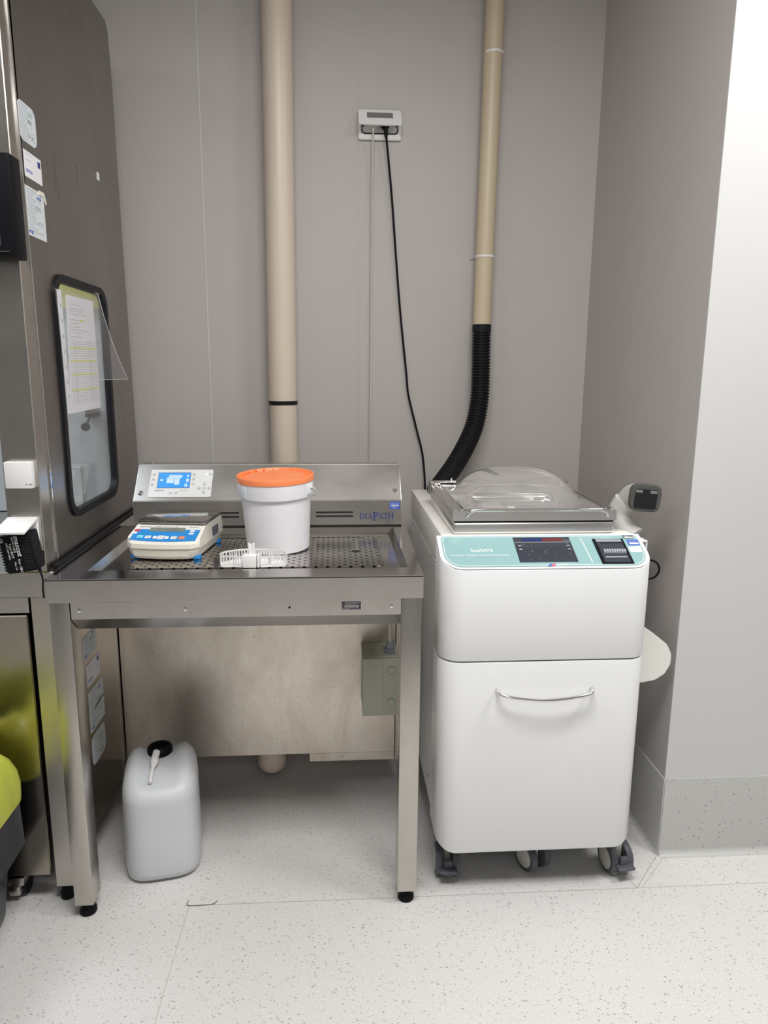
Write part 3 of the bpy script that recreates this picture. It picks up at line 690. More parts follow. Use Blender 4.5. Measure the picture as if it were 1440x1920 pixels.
# electrical box under the bench
eb = empty('junction_box', (.146, 2.2, .35), 'grey-green plastic junction box mounted under the bench on the right', 'junction box')
MB().box((.0885, 2.158, .348), (.2045, 2.283, .548), .002, 1).build('box_body', 'greybox', eb)
MB().box((.0885, 2.148, .347), (.2045, 2.160, .545), .003).build('box_lid', 'greybox', eb)
MB().box((.1545, 2.1472, .349), (.1555, 2.149, .543)).build('groove', 'ink_soft', eb, smooth=0)
for z in (.505, .394): MB().cyl((.181, 2.1462, z), (.181, 2.150, z), .0140, seg=28).build('screw_ring', 'gland', eb); MB().cyl((.181, 2.1445, z), (.181, 2.150, z), .0128, seg=28, bev=.002).build('screw_cap', 'greybox', eb)
MB().cyl((.178, 2.19, .547), (.178, 2.19, .565), .018, seg=6).cyl((.178, 2.19, .565), (.178, 2.19, .585), .015, seg=24, bev=.003).build('cable_gland', 'gland', eb)
MB().tube(smooth_path([(.178, 2.19, .575), (.177, 2.192, .65), (.176, 2.20, .75), (.176, 2.24, .84)]), .0065, 10).build('cable', 'cable_w', eb)
# waste pipe elbow under the bench
tag(MB().tube([(-.225, 2.345, .148), (-.225, 2.345, .095)], .0505, 28)
    .lathe([(0, -.052), (.015, -.0498), (.03, -.0425), (.042, -.0307), (.049, -.0174), (.0505, 0), (.0505, .02)], (-.225, 2.345, .095), 32)
    .tube([(-.225, 2.35, .10), (-.225, BY, .10)], .045, 28).build('waste_elbow', 'cream'),
    'rounded cream waste pipe elbow poking out below the steel panel', 'pipe')

# ================================================================== PIPES, SOCKET AND CABLES ON THE WALL
pp = empty('ventilation_pipe', (-.186, 2.73, .95), 'thick cream vertical pipe on the wall behind the bucket', 'pipe')
MB().tube([(-.190, 2.735, 1.325), (-.184, 2.735, 3.0)], .0525, 40).build('pipe_section', 'cream', pp)
MB().tube([(-.189, 2.735, .21), (-.188, 2.735, 1.33)], .0510, 40).build('pipe_section', 'cream', pp)
MB().tube([(-.1885, 2.735, 1.322), (-.1885, 2.735, 1.336)], .0540, 40).build('black_band', 'rubber', pp)
tp = empty('exhaust_pipe', (.56, 2.745, 1.62), 'thin tan vertical pipe on the right of the wall above black hose', 'pipe')
MB().tube([(.5585, 2.745, 1.60), (.5715, 2.745, 3.0)], .0335, 36).build('pipe_section', 'tan', tp)
for x, z in ((.5695, 2.545), (.561, 1.865)):
    MB().tube([(x, 2.745, z-.004), (x, 2.745, z+.004)], .0355, 36).box((x-.012, 2.77, z-.004), (x+.012, BY, z+.004)).build('pipe_clip', 'white', tp)
MB().box((.515, BY-.003, 1.862), (.56, BY, 1.865)).build('clip_nail', 'steel', tp)
# corrugated hose
path = smooth_path([(.5590, 2.745, 1.622), (.5595, 2.744, 1.54), (.560, 2.74, 1.45), (.556, 2.725, 1.35), (.535, 2.70, 1.25), (.495, 2.665, 1.17), (.445, 2.62, 1.10), (.395, 2.575, 1.045), (.365, 2.545, 1.016)], 60)
cum = [0]
for a, b_ in zip(path, path[1:]): cum.append(cum[-1]+(b_-a).length)
nr = 62; L = cum[-1]; pts = []; rad = []; j = 0
for k in range(nr*6+1):
    s_ = L*k/(nr*6)
    while j < len(cum)-2 and cum[j+1] < s_: j += 1
    t = (s_-cum[j])/max(1e-9, cum[j+1]-cum[j]); pts.append(path[j].lerp(path[j+1], t))
    rad.append(.0355 if s_ < .03 else .0335+.0032*math.sin(2*PI*(k % 6)/6))
tag(MB().tube(pts, rad, 28).build('corrugated_hose', 'rubber', smooth=60), 'black corrugated hose running from the tan pipe down to the machine', 'hose')

so = empty('wall_socket', (.172, BY, 2.315), 'white double wall socket with raised flap high on the wall', 'wall socket')
MB().box((.094, BY-.012, 2.266), (.250, BY, 2.362), .006, 3).build('cover_plate', 'white', so)
TW = TF(0, BY-.0120, 0)
MB().ring(rrect(.106, 2.285, .239, 2.352, .014, 6), rrect(.1095, 2.2885, .2355, 2.3485, .011, 6), 0, .002, T=TW).build('seal', 'rubber', so)
MB().box((.118, 2.291, 0), (.170, 2.346, .002), .001, 1, T=TW).box((.172, 2.291, 0), (.224, 2.346, .002), .001, 1, T=TW).build('socket_module', 'white', so)
for x in (.113, .231): MB().cyl((x, BY-.0145, 2.312), (x, BY-.012, 2.312), .003).build('screw', 'ink', so)
A = basis((0, BY-.014, 2.364), (1, 0, 0), (0, -.6, -.8), (0, -.8, .6))
MB().ring(rrect(.095, 0, .248, .078, .008, 4), rrect(.125, .014, .218, .044, .001, 4), -.001, .002, T=A).build('flap', 'white', so, smooth=0)
MB().box((.124, .013, .0), (.219, .045, .0008), T=A).build('flap_window', 'flapglass', so, smooth=0)
MB().box((.135, .060, -.006), (.215, .076, -.001), .002, T=A).build('flap_lip', 'white', so)
wc = empty('grey_mains_cable', (.147, BY-.03, 2.30), 'thin pale grey cable hanging straight down from the socket', 'cable')
MB().lathe([(.015, 0), (.016, .008), (.014, .022), (.007, .03)], (0, 0, 0), 24, T=basis((.148, BY-.014, 2.318), (1, 0, 0), (0, 0, 1), (0, -1, 0))).build('plug', 'white', wc)
MB().tube(smooth_path([(.148, BY-.040, 2.315), (.147, BY-.042, 2.295), (.1465, BY-.030, 2.24), (.145, BY-.014, 2.10), (.1445, BY-.010, 1.9), (.144, BY-.010, 1.64), (.143, BY-.010, 1.3), (.142, BY-.012, 1.09), (.142, BY-.03, .95), (.142, BY-.04, .35), (.14, BY-.06, .14)]), .0036, 10).build('cord', 'cable_w', wc)
bc = empty('black_mains_cable', (.19, BY-.03, 2.30), 'black cable curving down the wall from the socket to the white machine', 'cable')
MB().lathe([(.017, 0), (.018, .01), (.015, .022), (.009, .03)], (0, 0, 0), 24, T=basis((.1905, BY-.014, 2.316), (1, 0, 0), (0, 0, 1), (0, -1, 0))).tube([(.1905, BY-.038, 2.318), (.1925, BY-.040, 2.285), (.194, BY-.040, 2.268)], [.010, .0075, .0055], 12).build('plug', 'black', bc)
MB().tube(smooth_path([(.194, BY-.040, 2.268), (.198, BY-.034, 2.24), (.2175, BY-.02, 2.072), (.232, BY-.016, 1.905), (.244, BY-.014, 1.77), (.257, BY-.014, 1.638), (.280, BY-.014, 1.44), (.289, BY-.016, 1.359), (.320, BY-.018, 1.236), (.347, BY-.018, 1.132), (.357, BY-.03, 1.03), (.358, BY-.05, .93), (.36, BY-.12, .86)]), .0040, 10).build('cord', 'black', bc)

# ================================================================== THINGS ON THE BENCH
# --- laboratory balance
PZ = .9374
sc0 = empty('laboratory_balance', (-.455, 2.034, PZ), 'white and blue electronic balance with steel pan on the perforated plate', 'balance', rot=(0, 0, math.radians(-7)))
sc0.scale = (.95, .95, 1.06)
hw = .106
def bal_section(prof, x, fx):
    out = []
    for (y, z, bw, tp_) in prof:
        yn = y - bw*.014*(1-(fx)**2) + (bw*.020*max(0, abs(fx)-.82)/.18)
        if abs(z-.0505) < 1e-6: z = z + (yn-y)*.283
        out.append((x*(1-tp_), y - bw*.014*(1-(fx)**2) + (bw*.020*max(0, abs(fx)-.82)/.18), z))
    return out
upper = [(-.118, .030, 1, 0), (-.122, .034, 1, 0), (-.121, .045, 1, 0), (-.113, .0505, 1, .0), (-.030, .074, 0, .03), (-.024, .076, 0, .04), (.13, .076, 0, .04), (.140, .070, 0, .02), (.142, .030, 0, 0)]
lower = [(-.106, .004, 1, .10), (-.114, .012, 1, .06), (-.118, .0292, 1, .02), (.14, .0292, 0, .02), (.138, .004, 0, .10)]
def loft(prof): return [bal_section(prof, f*hw, f) for f in [-1, -.96, -.9, -.8, -.6, -.4, -.2, 0, .2, .4, .6, .8, .9, .96, 1]]
MB().grid(loft(upper), closed=True).build('housing', 'cream_plastic', sc0, local=True, smooth=28)
MB().grid(loft(lower), closed=True).build('base', 'cream_plastic', sc0, local=True, smooth=28)
for x in (-.088, .092):
    for y in (-.088, .115): MB().cyl((x, y, 0), (x, y, .010), .014, seg=20, bev=.002).build('foot', 'blue_panel', sc0, local=True)
MB().box((.1050, .03, .034), (.1068, .09, .060), .0002, 1).build('side_port', 'ink', sc0, local=True, smooth=0)
MB().box((-.090, -.020, .0755), (.095, .135, .0790)).box((-.100, -.030, .0785), (.104, .142, .088), .003, 2).build('weighing_pan', 'steel_top', sc0, local=True)
# keypad plane
q0 = Vector((0, -.113, .0505)); q1 = Vector((0, -.030, .074)); vv = (q1-q0).normalized(); nn = Vector((1, 0, 0)).cross(vv)
KP = basis(q0+nn*.0004, (1, 0, 0), tuple(vv), tuple(nn)); kl = (q1-q0).length
bow = lambda x: -.0105*(1-(x/hw)**2)
xs = [-.096+.192*k/14 for k in range(15)]
kp = MB().prism([(x, .005+bow(x)) for x in xs]+[(.095, kl-.024), (-.095, kl-.024)], -.001, .0009, T=KP).build('keypad', 'blue_panel', sc0, local=True, smooth=0)
MB().prism([(-.097, kl-.024), (.097, kl-.024), (.096, kl-.005), (-.094, kl-.005)], -.001, .0009, T=KP).build('grey_strip', 'panelgrey', kp, local=True, smooth=0)
ld = MB().box((-.055, kl-.037, .0005), (.050, kl-.014, .0014), T=KP).build('display', 'lcd', kp, local=True, smooth=0)
# seven-segment reading
mb = MB(); segs = {'0': 'abcdef', '3': 'abgcd', '-': 'g'}
def seven(ch, x, y, w_, h_, t):
    S = segs[ch]; sh = .15
    R = {'a': (0, h_-t, w_, h_), 'd': (0, 0, w_, t), 'g': (0, h_/2-t/2, w_, h_/2+t/2), 'f': (0, h_/2, t, h_), 'b': (w_-t, h_/2, w_, h_), 'e': (0, 0, t, h_/2), 'c': (w_-t, 0, w_, h_/2)}
    for c_ in S:
        x0, y0, x1, y1 = R[c_]; mb.prism([(x+x0+sh*y0, y+y0), (x+x1+sh*y0, y+y0), (x+x1+sh*y1, y+y1), (x+x0+sh*y1, y+y1)], .0014, .0016, T=KP)
for ch, x in (('-', -.008), ('0', .000), ('0', .0115), ('3', .0225)): seven(ch, x, kl-.0345, .0075 if ch != '-' else .005, .0165, .0017)
mb.box((.0095, kl-.0345, .0014), (.011, kl-.033, .0016), T=KP); mb.build('reading', 'ink', ld, local=True, smooth=0)
text('g', .009, KP @ Matrix.Translation((.039, kl-.0335, .0015)), 'ink', ld, local=True)
def kkey(x, y, w_, h_, mat): MB().prism(rrect(x-w_/2, y-h_/2, x+w_/2, y+h_/2, .0015, 3), .0009, .0016, T=KP).build('key', mat, kp, local=True, smooth=0)
for x, y, mt, w_, h_ in ((-.070, .021, 'cyan', .017, .014), (-.046, .019, 'white', .017, .014), (-.025, .018, 'white', .012, .013), (-.008, .0235, 'white', .018, .0085), (-.008, .013, 'white', .018, .0085), (.009, .018, 'white', .012, .013), (.030, .018, 'white', .017, .014), (.053, .0185, 'okey', .017, .014), (-.090, kl-.030, 'red', .017, .010), (-.093, kl-.044, 'white', .014, .010), (.074, kl-.030, 'white', .014, .009), (.074, kl-.044, 'white', .014, .009)): kkey(x, y-.002, w_, h_, mt)
for s_, x, y in (('Print', -.077, .018), ('Units', -.052, .0165), ('F', -.010, .0195), ('Mode', .024, .018), ('Zero', .046, .018), ('ON', -.094, kl-.034)): text(s_, .0055, KP @ Matrix.Translation((x, y-.002, .0017)), 'ink', kp, local=True)
text('RADWAG', .0075, KP @ Matrix.Translation((-.090, kl-.0135, .0011)), 'ink', kp, local=True, shear=.2)
text('Max 6000g   Min 0.5g   e=0.1g   d=0.01g', .0042, KP @ Matrix.Translation((-.045, kl-.0105, .0011)), 'ink', kp, local=True)
text('PS 6000.R2', .0055, KP @ Matrix.Translation((.060, kl-.0115, .0011)), 'ink', kp, local=True)

# --- bucket
bk = empty('bucket', (-.163, 2.055, PZ), 'white round plastic bucket with an orange lid on the bench', 'bucket', rot=(math.radians(2.0), math.radians(-1.2), 0))
bk.scale = (1, 1, 1.065)
MB().lathe([(.086, .003), (.089, .004), (.0905, .012), (.0995, .150), (.1065, .151), (.1072, .155), (.1085, .192), (.1045, .194), (.1, .188)], (0, 0, 0), 72).build('tub', 'bucket', bk, local=True, smooth=40)
MB().lathe([(.1090, .190), (.1102, .191), (.1112, .203), (.1095, .2065), (.1060, .207), (.1035, .2045), (.1015, .199), (.092, .1985), (.0885, .2015), (0, .202)], (0, 0, 0), 72, **{}).ribs().build('lid', 'orange', bk, local=True, smooth=40)
text('PUSH  \u2192', .012, Matrix.Translation((-.02, -.01, .2022)), 'orange', bk, local=True, name='embossed_lettering')
for a in (-25, 155):
    R = Matrix.Rotation(math.radians(a), 4, 'Z'); MB().box((.105, -.014, .158), (.1115, .014, .186), .002, T=R).build('handle_mount', 'bucket', bk, local=True)
R1 = Matrix.Rotation(math.radians(-25), 4, 'Z')
hp = [R1 @ Vector((.113*math.cos(t), .113*math.sin(t), .180-.038*math.sin(t)**2 - .0*t)) for t in [PI*k/24 for k in range(25)]]
hp = [R1 @ Vector((.114, 0, .178))] + [R1 @ Vector((.1155*math.cos(t), .1155*math.sin(t)*1.0, .178-.040*min(1, math.sin(t)*1.6))) for t in [PI*(k+1)/25 for k in range(24)]] + [R1 @ Vector((-.114, 0, .178))]
MB().tube(hp, .0030, 10).build('handle', 'bucket', bk, local=True)
MB().box((.1068, -.014, .153), (.1088, .014, .186), .001, T=Matrix.Rotation(math.radians(218), 4, 'Z')).build('tear_tab', 'bucket', bk, local=True)

# --- cassette basket
rk = empty('cassette_rack', (-.215, 1.868, PZ), 'white slotted plastic cassette basket with upright handle before the bucket', 'basket')
W2 = .088
def wall(pts, h0, h1, slot=.0082, th=.0018):
    mb = MB(); P = [Vector((x, y)) for x, y in pts]
    for a, b_ in zip(P, P[1:]):
        d = b_-a; n = max(1, round(d.length/slot)); nrm = Vector((-d.y, d.x)).normalized()*th/2
        for k in range(n+1):
            c_ = a + d*(k/n); e = d.normalized()*.0013
            mb.prism([tuple(c_-e-nrm), tuple(c_+e-nrm), tuple(c_+e+nrm), tuple(c_-e+nrm)], h0, h1)
        for z0, z1 in ((h0, h0+.004), (h1-.004, h1)):
            mb.prism([tuple(a-nrm*1.4), tuple(b_-nrm*1.4), tuple(b_+nrm*1.4), tuple(a+nrm*1.4)], z0, z1)
    return mb
arcp = [(W2*math.cos(t), .0 + .052*math.sin(t)) for t in [PI*k/18 for k in range(19)]]
wall(arcp, 0, .032).build('rear_wall', 'white', rk, local=True)
wall([(-W2, 0), (-.083, -.018), (-.045, -.020), (-.030, -.024)], 0, .031).build('front_wall', 'white', rk, local=True)
wall([(W2, 0), (.083, -.020), (.048, -.020), (.022, -.026)], 0, .029).build('front_wall', 'white', rk, local=True)
wall([(-.045, -.018), (-.05, .035)], 0, .030).build('divider', 'white', rk, local=True)
wall([(.042, -.018), (.05, .035)], 0, .030).build('divider', 'white', rk, local=True)
MB().prism([(x*.98, y*.98) for x, y in arcp]+[(-.083, -.017), (.083, -.018)], .0008, .0022).build('tray_floor', 'white', rk, local=True, smooth=0)
MB().box((-.026, -.034, .0005), (.010, .000, .0335), .002).box((.012, -.032, .0005), (.018, .0, .034), .001).build('centre_block', 'white', rk, local=True)
MB().box((-.013, -.012, .033), (-.007, -.004, .062), .002).box((-.002, -.012, .033), (.004, -.004, .062), .002).box((-.011, -.010, .033), (.002, -.006, .058), .001).build('handle_post', 'white', rk, local=True)

# ================================================================== JERRYCAN
jc = empty('jerrycan', (-.516, 1.965, 0), 'cloudy white plastic jerrycan with black cap under the steel bench', 'jerrycan', rot=(0, 0, math.radians(10)))
hx, hy, e = .108, .122, 3.6
def sup(a, sx_, sy_, e=e):
    c_, s_ = math.cos(a), math.sin(a); return (sx_*math.copysign(abs(c_)**(2/e), c_), sy_*math.copysign(abs(s_)**(2/e), s_))
rows = []; N = 72
def Hf(x, y):
    u = abs(x)/hx; v = (y+hy)/(2*hy)
    return .292 + .038*v + .032*max(0, min(1, (u-.25)/.5))**2*(3-2*max(0, min(1, (u-.25)/.5))) * (.25+.75*min(1, v*1.6))
for z, s_ in ((.004, .80), (.0, .86), (.003, .92), (.012, .965), (.03, .99), (.06, 1), (.12, 1.0), (.125, .996), (.20, .99), (.24, .985)):
    rows.append([(*sup(2*PI*k/N, hx*s_, hy*s_), z + (.006*abs(math.sin(2*PI*k/N*1)) if z < .01 else 0)) for k in range(N)])
for q in [math.sin(PI/2*k/12) for k in range(1, 13)]:
    sc_ = (1-q**3.0)**(1/3.0) if q < 1 else 0
    f = max(.02, sc_)
    ring = []
    for k in range(N):
        x, y = sup(2*PI*k/N, hx*.985*f, hy*.985*f, 2+ (e-2)*f); ring.append((x, y, .24+(Hf(x, y)-.24)*q))
    rows.append(ring)
MB().grid(rows, closed=True).build('body', 'can', jc, local=True, smooth=70)
cp_ = MB().lathe([(.026, 0), (.034, .001), (.035, .004), (.035, .030), (.032, .033), (.024, .033), (.022, .024), (0, .024)], (-.003, .055, .303), 36)
for k in range(28):
    a = 2*PI*k/28; cp_.box((.034, -.0016, .305), (.0365, .0016, .329), T=Matrix.Translation((-.003, .055, 0)) @ Matrix.Rotation(a, 4, 'Z'))
cp_.build('cap', 'black', jc, local=True)
MB().cyl((-.003, .055, .28), (-.003, .055, .306), .028, seg=28).build('neck', 'can', jc, local=True)
MB().tube(smooth_path([(-.010, .018, .336), (-.013, .000, .330), (-.015, -.018, .324), (-.018, -.034, .318), (-.021, -.060, .311), (-.024, -.086, .300)], 6), [.0105]*8+[.0115]*5+[.009]*4+[.0055]*14, 14).build('spout', 'white', jc, local=True)

# ================================================================== WHITE FILLING AND SEALING MACHINE
mc = empty('vacuum_sealing_machine', (.556, 2.15, 0), 'white floor-standing vacuum sealing machine on castors with clear domed lid', 'machine')
f_y, b_y, s_x0, s_x1, r_ = 1.742, 1.868, .2745, .8375, .058
SLP = .5; tz = .950; topz = tz + (b_y-f_y)*SLP
MB().box((.290, b_y-.006, .135), (.822, 2.63, .915), .003, 1).build('body_side', 'mach', mc)
MB().box((.289, b_y-.001, .917), (.823, 2.632, topz), .004, 2).build('top_cover', 'machtop', mc)
def Uplan(inset=0, ya=b_y):
    pts = [(s_x0+inset, ya)]; n = 10
    r = r_-inset
    for k in range(n+1):
        a = PI + PI/2*k/n; pts.append((s_x0+inset+r+r*math.cos(a), f_y+inset+r+r*math.sin(a)))
    for k in range(n+1):
        a = 1.5*PI + PI/2*k/n; pts.append((s_x1-inset-r+r*math.cos(a), f_y+inset+r+r*math.sin(a)))
    pts.append((s_x1-inset, ya)); return pts
def shell(zb, zt, th=.004):
    """U-shaped cover: zb(x,y) and zt(x,y) give lower and upper edge"""
    b = bmesh.new(); P = Uplan(); n = len(P)
    # densify the front so that edges can follow curves
    Q = []
    for a, c_ in zip(P, P[1:]):
        L_ = math.dist(a, c_); m_ = max(1, int(L_/.02))
        for k in range(m_): Q.append((a[0]+(c_[0]-a[0])*k/m_, a[1]+(c_[1]-a[1])*k/m_))
    Q.append(P[-1]); e_ = .004
    def inn(p, d):
        cx = min(max(p[0], s_x0+r_), s_x1-r_); cy = max(p[1], f_y+r_)
        v = Vector((p[0]-cx, p[1]-cy)); 
        if v.length < 1e-6: return p
        v = v.normalized()*d; return (p[0]-v.x, p[1]-v.y)
    rows = []
    for f, d in ((0, e_), (0, .0012), (1, 0), (2, 0), (3, .0012), (3, e_)):
        row = []
        for p in Q:
            lo, hi = zb(p), zt(p); z = {0: lo, 1: lo+.003, 2: hi-.003, 3: hi}[f]; q = inn(p, d); row.append((q[0], q[1], z))
        rows.append(row)
    return rows
def arc_t(p):
    """0 on the flat front, 1 at the end of the rounded corner"""
    cx = min(max(p[0], s_x0+r_), s_x1-r_); dx = abs(p[0]-cx)/r_; return min(1, dx)
up_b = lambda p: .7025 + 0*arc_t(p)
up_t = lambda p: tz + (p[1]-f_y)*SLP
R_ = shell(up_b, up_t)
b = MB().grid(R_)
P = Uplan(.0038); bb = bmesh.new(); fv = [bb.verts.new((x, y, tz+(y-f_y)*SLP)) for x, y in P]; bb.faces.new(fv); bmesh.ops.recalc_face_normals(bb, faces=bb.faces); b._merge(bb)
b.build('upper_cover', 'mach', mc, smooth=40)
lo_b = lambda p: .137 + .040*(1-math.sqrt(max(0, 1-arc_t(p)**2)))
lo_t = lambda p: .6985
MB().grid(shell(lo_b, lo_t)).build('lower_door', 'mach', mc, smooth=40)
MB().prism(Uplan(.008), .150+.03, .94).build('inner_frame', 'gland', mc, smooth=0)
MB().box((.32, 1.80, .128), (.79, 2.60, .145)).build('bottom_plate', 'gland', mc, smooth=0)
# chrome bow handle
hp = smooth_path([(.428, 1.742, .6215), (.431, 1.724, .621), (.445, 1.712, .6165), (.50, 1.705, .610), (.556, 1.703, .607), (.612, 1.705, .610), (.667, 1.712, .6165), (.681, 1.724, .621), (.684, 1.742, .6215)], 8)
MB().tube(hp, .0052, 14).build('handle', 'chrome', mc)
# teal control film on the slope
nv = Vector((0, -SLP, 1)).normalized(); vv = Vector((0, 1, SLP)).normalized()
TP = basis((0, f_y, tz), (1, 0, 0), tuple(vv), tuple(nv)); kv = math.sqrt(1+SLP*SLP)
def plan2(inset, yb): return [(x, (y-f_y)*kv) for x, y in Uplan(inset, yb)]
def roundback(pts, r=.012):
    (x0, y0), (x1, y1) = pts[0], pts[-1]
    a = [(x0+r-r*math.cos(t), y0-r+r*math.sin(t)) for t in [PI/2*k/5 for k in range(6)]][::-1]
    b_ = [(x1-r+r*math.cos(t), y1-r+r*math.sin(t)) for t in [PI/2*k/5 for k in range(6)]]
    return a + pts[1:-1] + b_
tf = MB().prism(roundback(plan2(.011, b_y-.004)), .0004, .0012, T=TP).build('control_film', 'teal', mc, smooth=0)
a_, b__ = roundback(plan2(.0145, b_y-.007)), roundback(plan2(.0160, b_y-.0085))
MB().ring(a_, b__, .0010, .0015, T=TP).build('white_line', 'white', tf, smooth=0)
YV = lambda y: (y-f_y)*kv
def TPt(x, y, h=.0016): return TP @ Matrix.Translation((x, YV(y), h))
scr = MB().prism([(.481, YV(1.7665)), (.6365, YV(1.7665)), (.6365, YV(1.8575)), (.481, YV(1.8575))], .0010, .0017, T=TP).build('touch_screen', 'screen_dark', tf, smooth=0)
MB().box((.505, YV(1.842), .0017), (.560, YV(1.853), .0019), T=TP).build('screen_bar', 'scr_blue', scr, smooth=0)
MB().box((.560, YV(1.842), .0017), (.616, YV(1.853), .0019), T=TP).build('screen_bar', 'scr_red', scr, smooth=0)
mb = MB(); rnd = random.Random(11)
mb.box((.483, YV(1.838), .0017), (.634, YV(1.8388), .0019), T=TP)
for k in range(26):
    x = rnd.uniform(.50, .625); y = rnd.uniform(1.772, 1.832); q = rnd.uniform(.0005, .0011); mb.box((x, YV(y), .0017), (x+q, YV(y)+q*1.6, .0019), T=TP)
for x in (.490, .622): 
    for y in (1.812, 1.825): mb.box((x, YV(y), .0017), (x+.008, YV(y)+.002, .0019), T=TP)
mb.build('screen_marks', 'panelgrey', scr, smooth=0)
text('SealSAFE', .0165, TPt(.358, 1.806, .0013), 'white', tf, bold=.0001)
text('Automatic Filling and Vacuum Sealing System', .0086, TPt(.304, 1.792, .0013), 'white', tf)
MB().tube([TP @ Vector((.668, YV(1.852), .001)), TP @ Vector((.673, YV(1.763), .001))], .0016, 8).build('white_line', 'white', tf, smooth=0)
mb = MB(); mr = MB()
for k in range(4):
    x = .555+k*.0045; pts = lambda x0, y0, y1, s: [(x0+s*(y0-1.750)*kv, YV(y0)), (x0+.0034+s*(y0-1.750)*kv, YV(y0)), (x0+.0034+s*(y1-1.750)*kv, YV(y1)), (x0+s*(y1-1.750)*kv, YV(y1))]
    (mb if k < 2 else mr).prism(pts(x-.006, 1.752+k*.000, 1.762, .75), .0012, .0016, T=TP)
mb.build('logo_stripe', 'blue', tf, smooth=0); mr.build('logo_stripe', 'redprint', tf, smooth=0)
text('MILESTONE', .0062, TPt(.576, 1.7575, .0013), 'white', tf, bold=.0001); text('MEDICAL', .0040, TPt(.576, 1.7525, .0013), 'white', tf)
# built-in printer
pr = MB().prism([(.698, YV(1.7575)), (.783, YV(1.7575)), (.783, YV(1.848)), (.698, YV(1.848))], .0008, .0035, T=TP).build('printer', 'black', tf, smooth=0)
MB().box((.705, YV(1.8335), .0035), (.776, YV(1.846), .0060), .001, 1, T=TP).build('printer_lid_bar', 'gland', pr)
MB().box((.706, YV(1.762), .0035), (.776, YV(1.830), .0042), T=TP).build('printer_window', 'screen_dark', pr, smooth=0)
rb = MB()
for k in range(9): rb.cyl((.714+k*.0068, 0, 0), (.7188+k*.0068, 0, 0), .0085, seg=20, T=TP @ Matrix.Translation((0, YV(1.800), .002)))
rb.build('paper_roller', 'ink_soft', pr)
MB().box((.712, YV(1.776), .0042), (.770, YV(1.781), .0062), T=TP).build('tear_bar', 'gland', pr, smooth=0)
al = MB().prism([(.787, YV(1.850)), (.817, YV(1.850)), (.817, YV(1.862)), (.787, YV(1.862))], .0012, .0018, T=TP).build('asset_label', 'ink', tf, smooth=0); al['label'] = 'black asset label with white barcode'
MB().box((.791, YV(1.8515), .0018), (.815, YV(1.8555), .002), T=TP).build('barcode', 'white', al, smooth=0)
text('0098541', .004, TPt(.792, 1.857, .0019), 'white', al)
al = MB().prism([(.793, YV(1.824)), (.824, YV(1.824)), (.824, YV(1.845)), (.793, YV(1.845))], .0012, .0018, T=TP).build('asset_label', 'blue', tf, smooth=0); al['label'] = 'blue asset label with white barcode'
MB().box((.797, YV(1.828), .0018), (.822, YV(1.834), .002), T=TP).build('barcode', 'white', al, smooth=0)
text('ASL 07612', .005, TPt(.796, 1.837, .0019), 'white', al)
MB().prism([(.789, YV(1.800)), (.8235, YV(1.800)), (.8235, YV(1.820)), (.789, YV(1.820))], .0012, .0015, T=TP).build('white_patch', 'white', tf, smooth=0)
text('printer paper type 57 mm', .005, TPt(.71, 1.7505, .0013), 'panelgrey', tf)
# side screws, groove, wire clip
for y, z in ((2.204, .951), (2.12, .953), (2.032, .888), (1.934, .762), (1.882, .698), (2.026, .204), (2.55, .90)):
    MB().cyl((.2865, y, z), (.2905, y, z), .0042, seg=14).build('side_screw', 'gland', mc)
MB().tube(smooth_path([(.289, 1.935, .930), (.280, 1.95, .936), (.276, 1.965, .930), (.280, 1.958, .920), (.289, 1.94, .916), (.289, 1.932, .912)], 5), .0015, 8).build('wire_clip', 'steel', mc)
# lid frame
lx0, lx1, ly0, ly1 = .322, .772, 1.878, 2.345
bz = topz
MB().box((lx0, ly0, bz), (lx1, ly1, bz+.034), .008, 3).build('chamber_frame', 'steel_lid', mc)
MB().box((lx0+.004, ly0+.003, bz+.033), (lx1-.004, ly1-.003, bz+.038)).build('gasket', 'rubber', mc, smooth=0)
chp = MB().box((lx0+.03, ly0+.03, bz+.037), (lx1-.03, ly1-.03, bz+.0385)).build('chamber_plate', 'steel_lid', mc, smooth=0)
MB().box((.50, 1.99, bz+.0385), (.52, 2.002, bz+.055), .001, 1).build('chamber_catch', 'white', chp)
MB().box((.42, 2.06, bz+.0385), (.68, 2.20, bz+.046), .02, 3).build('chamber_insert', 'chrome', chp)
lz0, lz1 = bz+.038, bz+.066
lid = MB().ring([(lx0-.002, ly0-.003), (lx1+.002, ly0-.003), (lx1+.002, ly1), (lx0-.002, ly1)], [(lx0+.030, ly0+.022), (lx1-.030, ly0+.022), (lx1-.030, ly1-.025), (lx0+.030, ly1-.025)], lz0, lz1)
lid = lid.build('lid_frame', 'steel_lid', mc, smooth=0)
for xa in (lx0+.004, lx0+.022, lx1-.012, lx1-.030): MB().box((xa, ly0+.01, lz1), (xa+.008, ly1, lz1+.004), .001, 1).build('rail', 'chrome', lid)
hz = lz1-.004
MB().tube(smooth_path([(lx0+.035, ly0-.004, hz-.010), (lx0+.036, ly0-.012, hz-.008), (lx0+.040, ly0-.014, hz), (lx0+.052, ly0-.014, hz+.007), (lx0+.075, ly0-.014, hz+.008), (.555, ly0-.014, hz+.008), (lx1-.065, ly0-.014, hz+.008), (lx1-.042, ly0-.014, hz+.007), (lx1-.030, ly0-.014, hz), (lx1-.026, ly0-.012, hz-.008), (lx1-.025, ly0-.004, hz-.010)], 6), .0046, 12).build('lid_handle', 'chrome', lid)
MB().box((lx0-.008, ly1-.03, lz0-.004), (lx0+.02, ly1+.004, lz1+.012), .004).box((lx1-.02, ly1-.03, lz0-.004), (lx1+.008, ly1+.004, lz1+.012), .004).build('hinge', 'steel', lid)
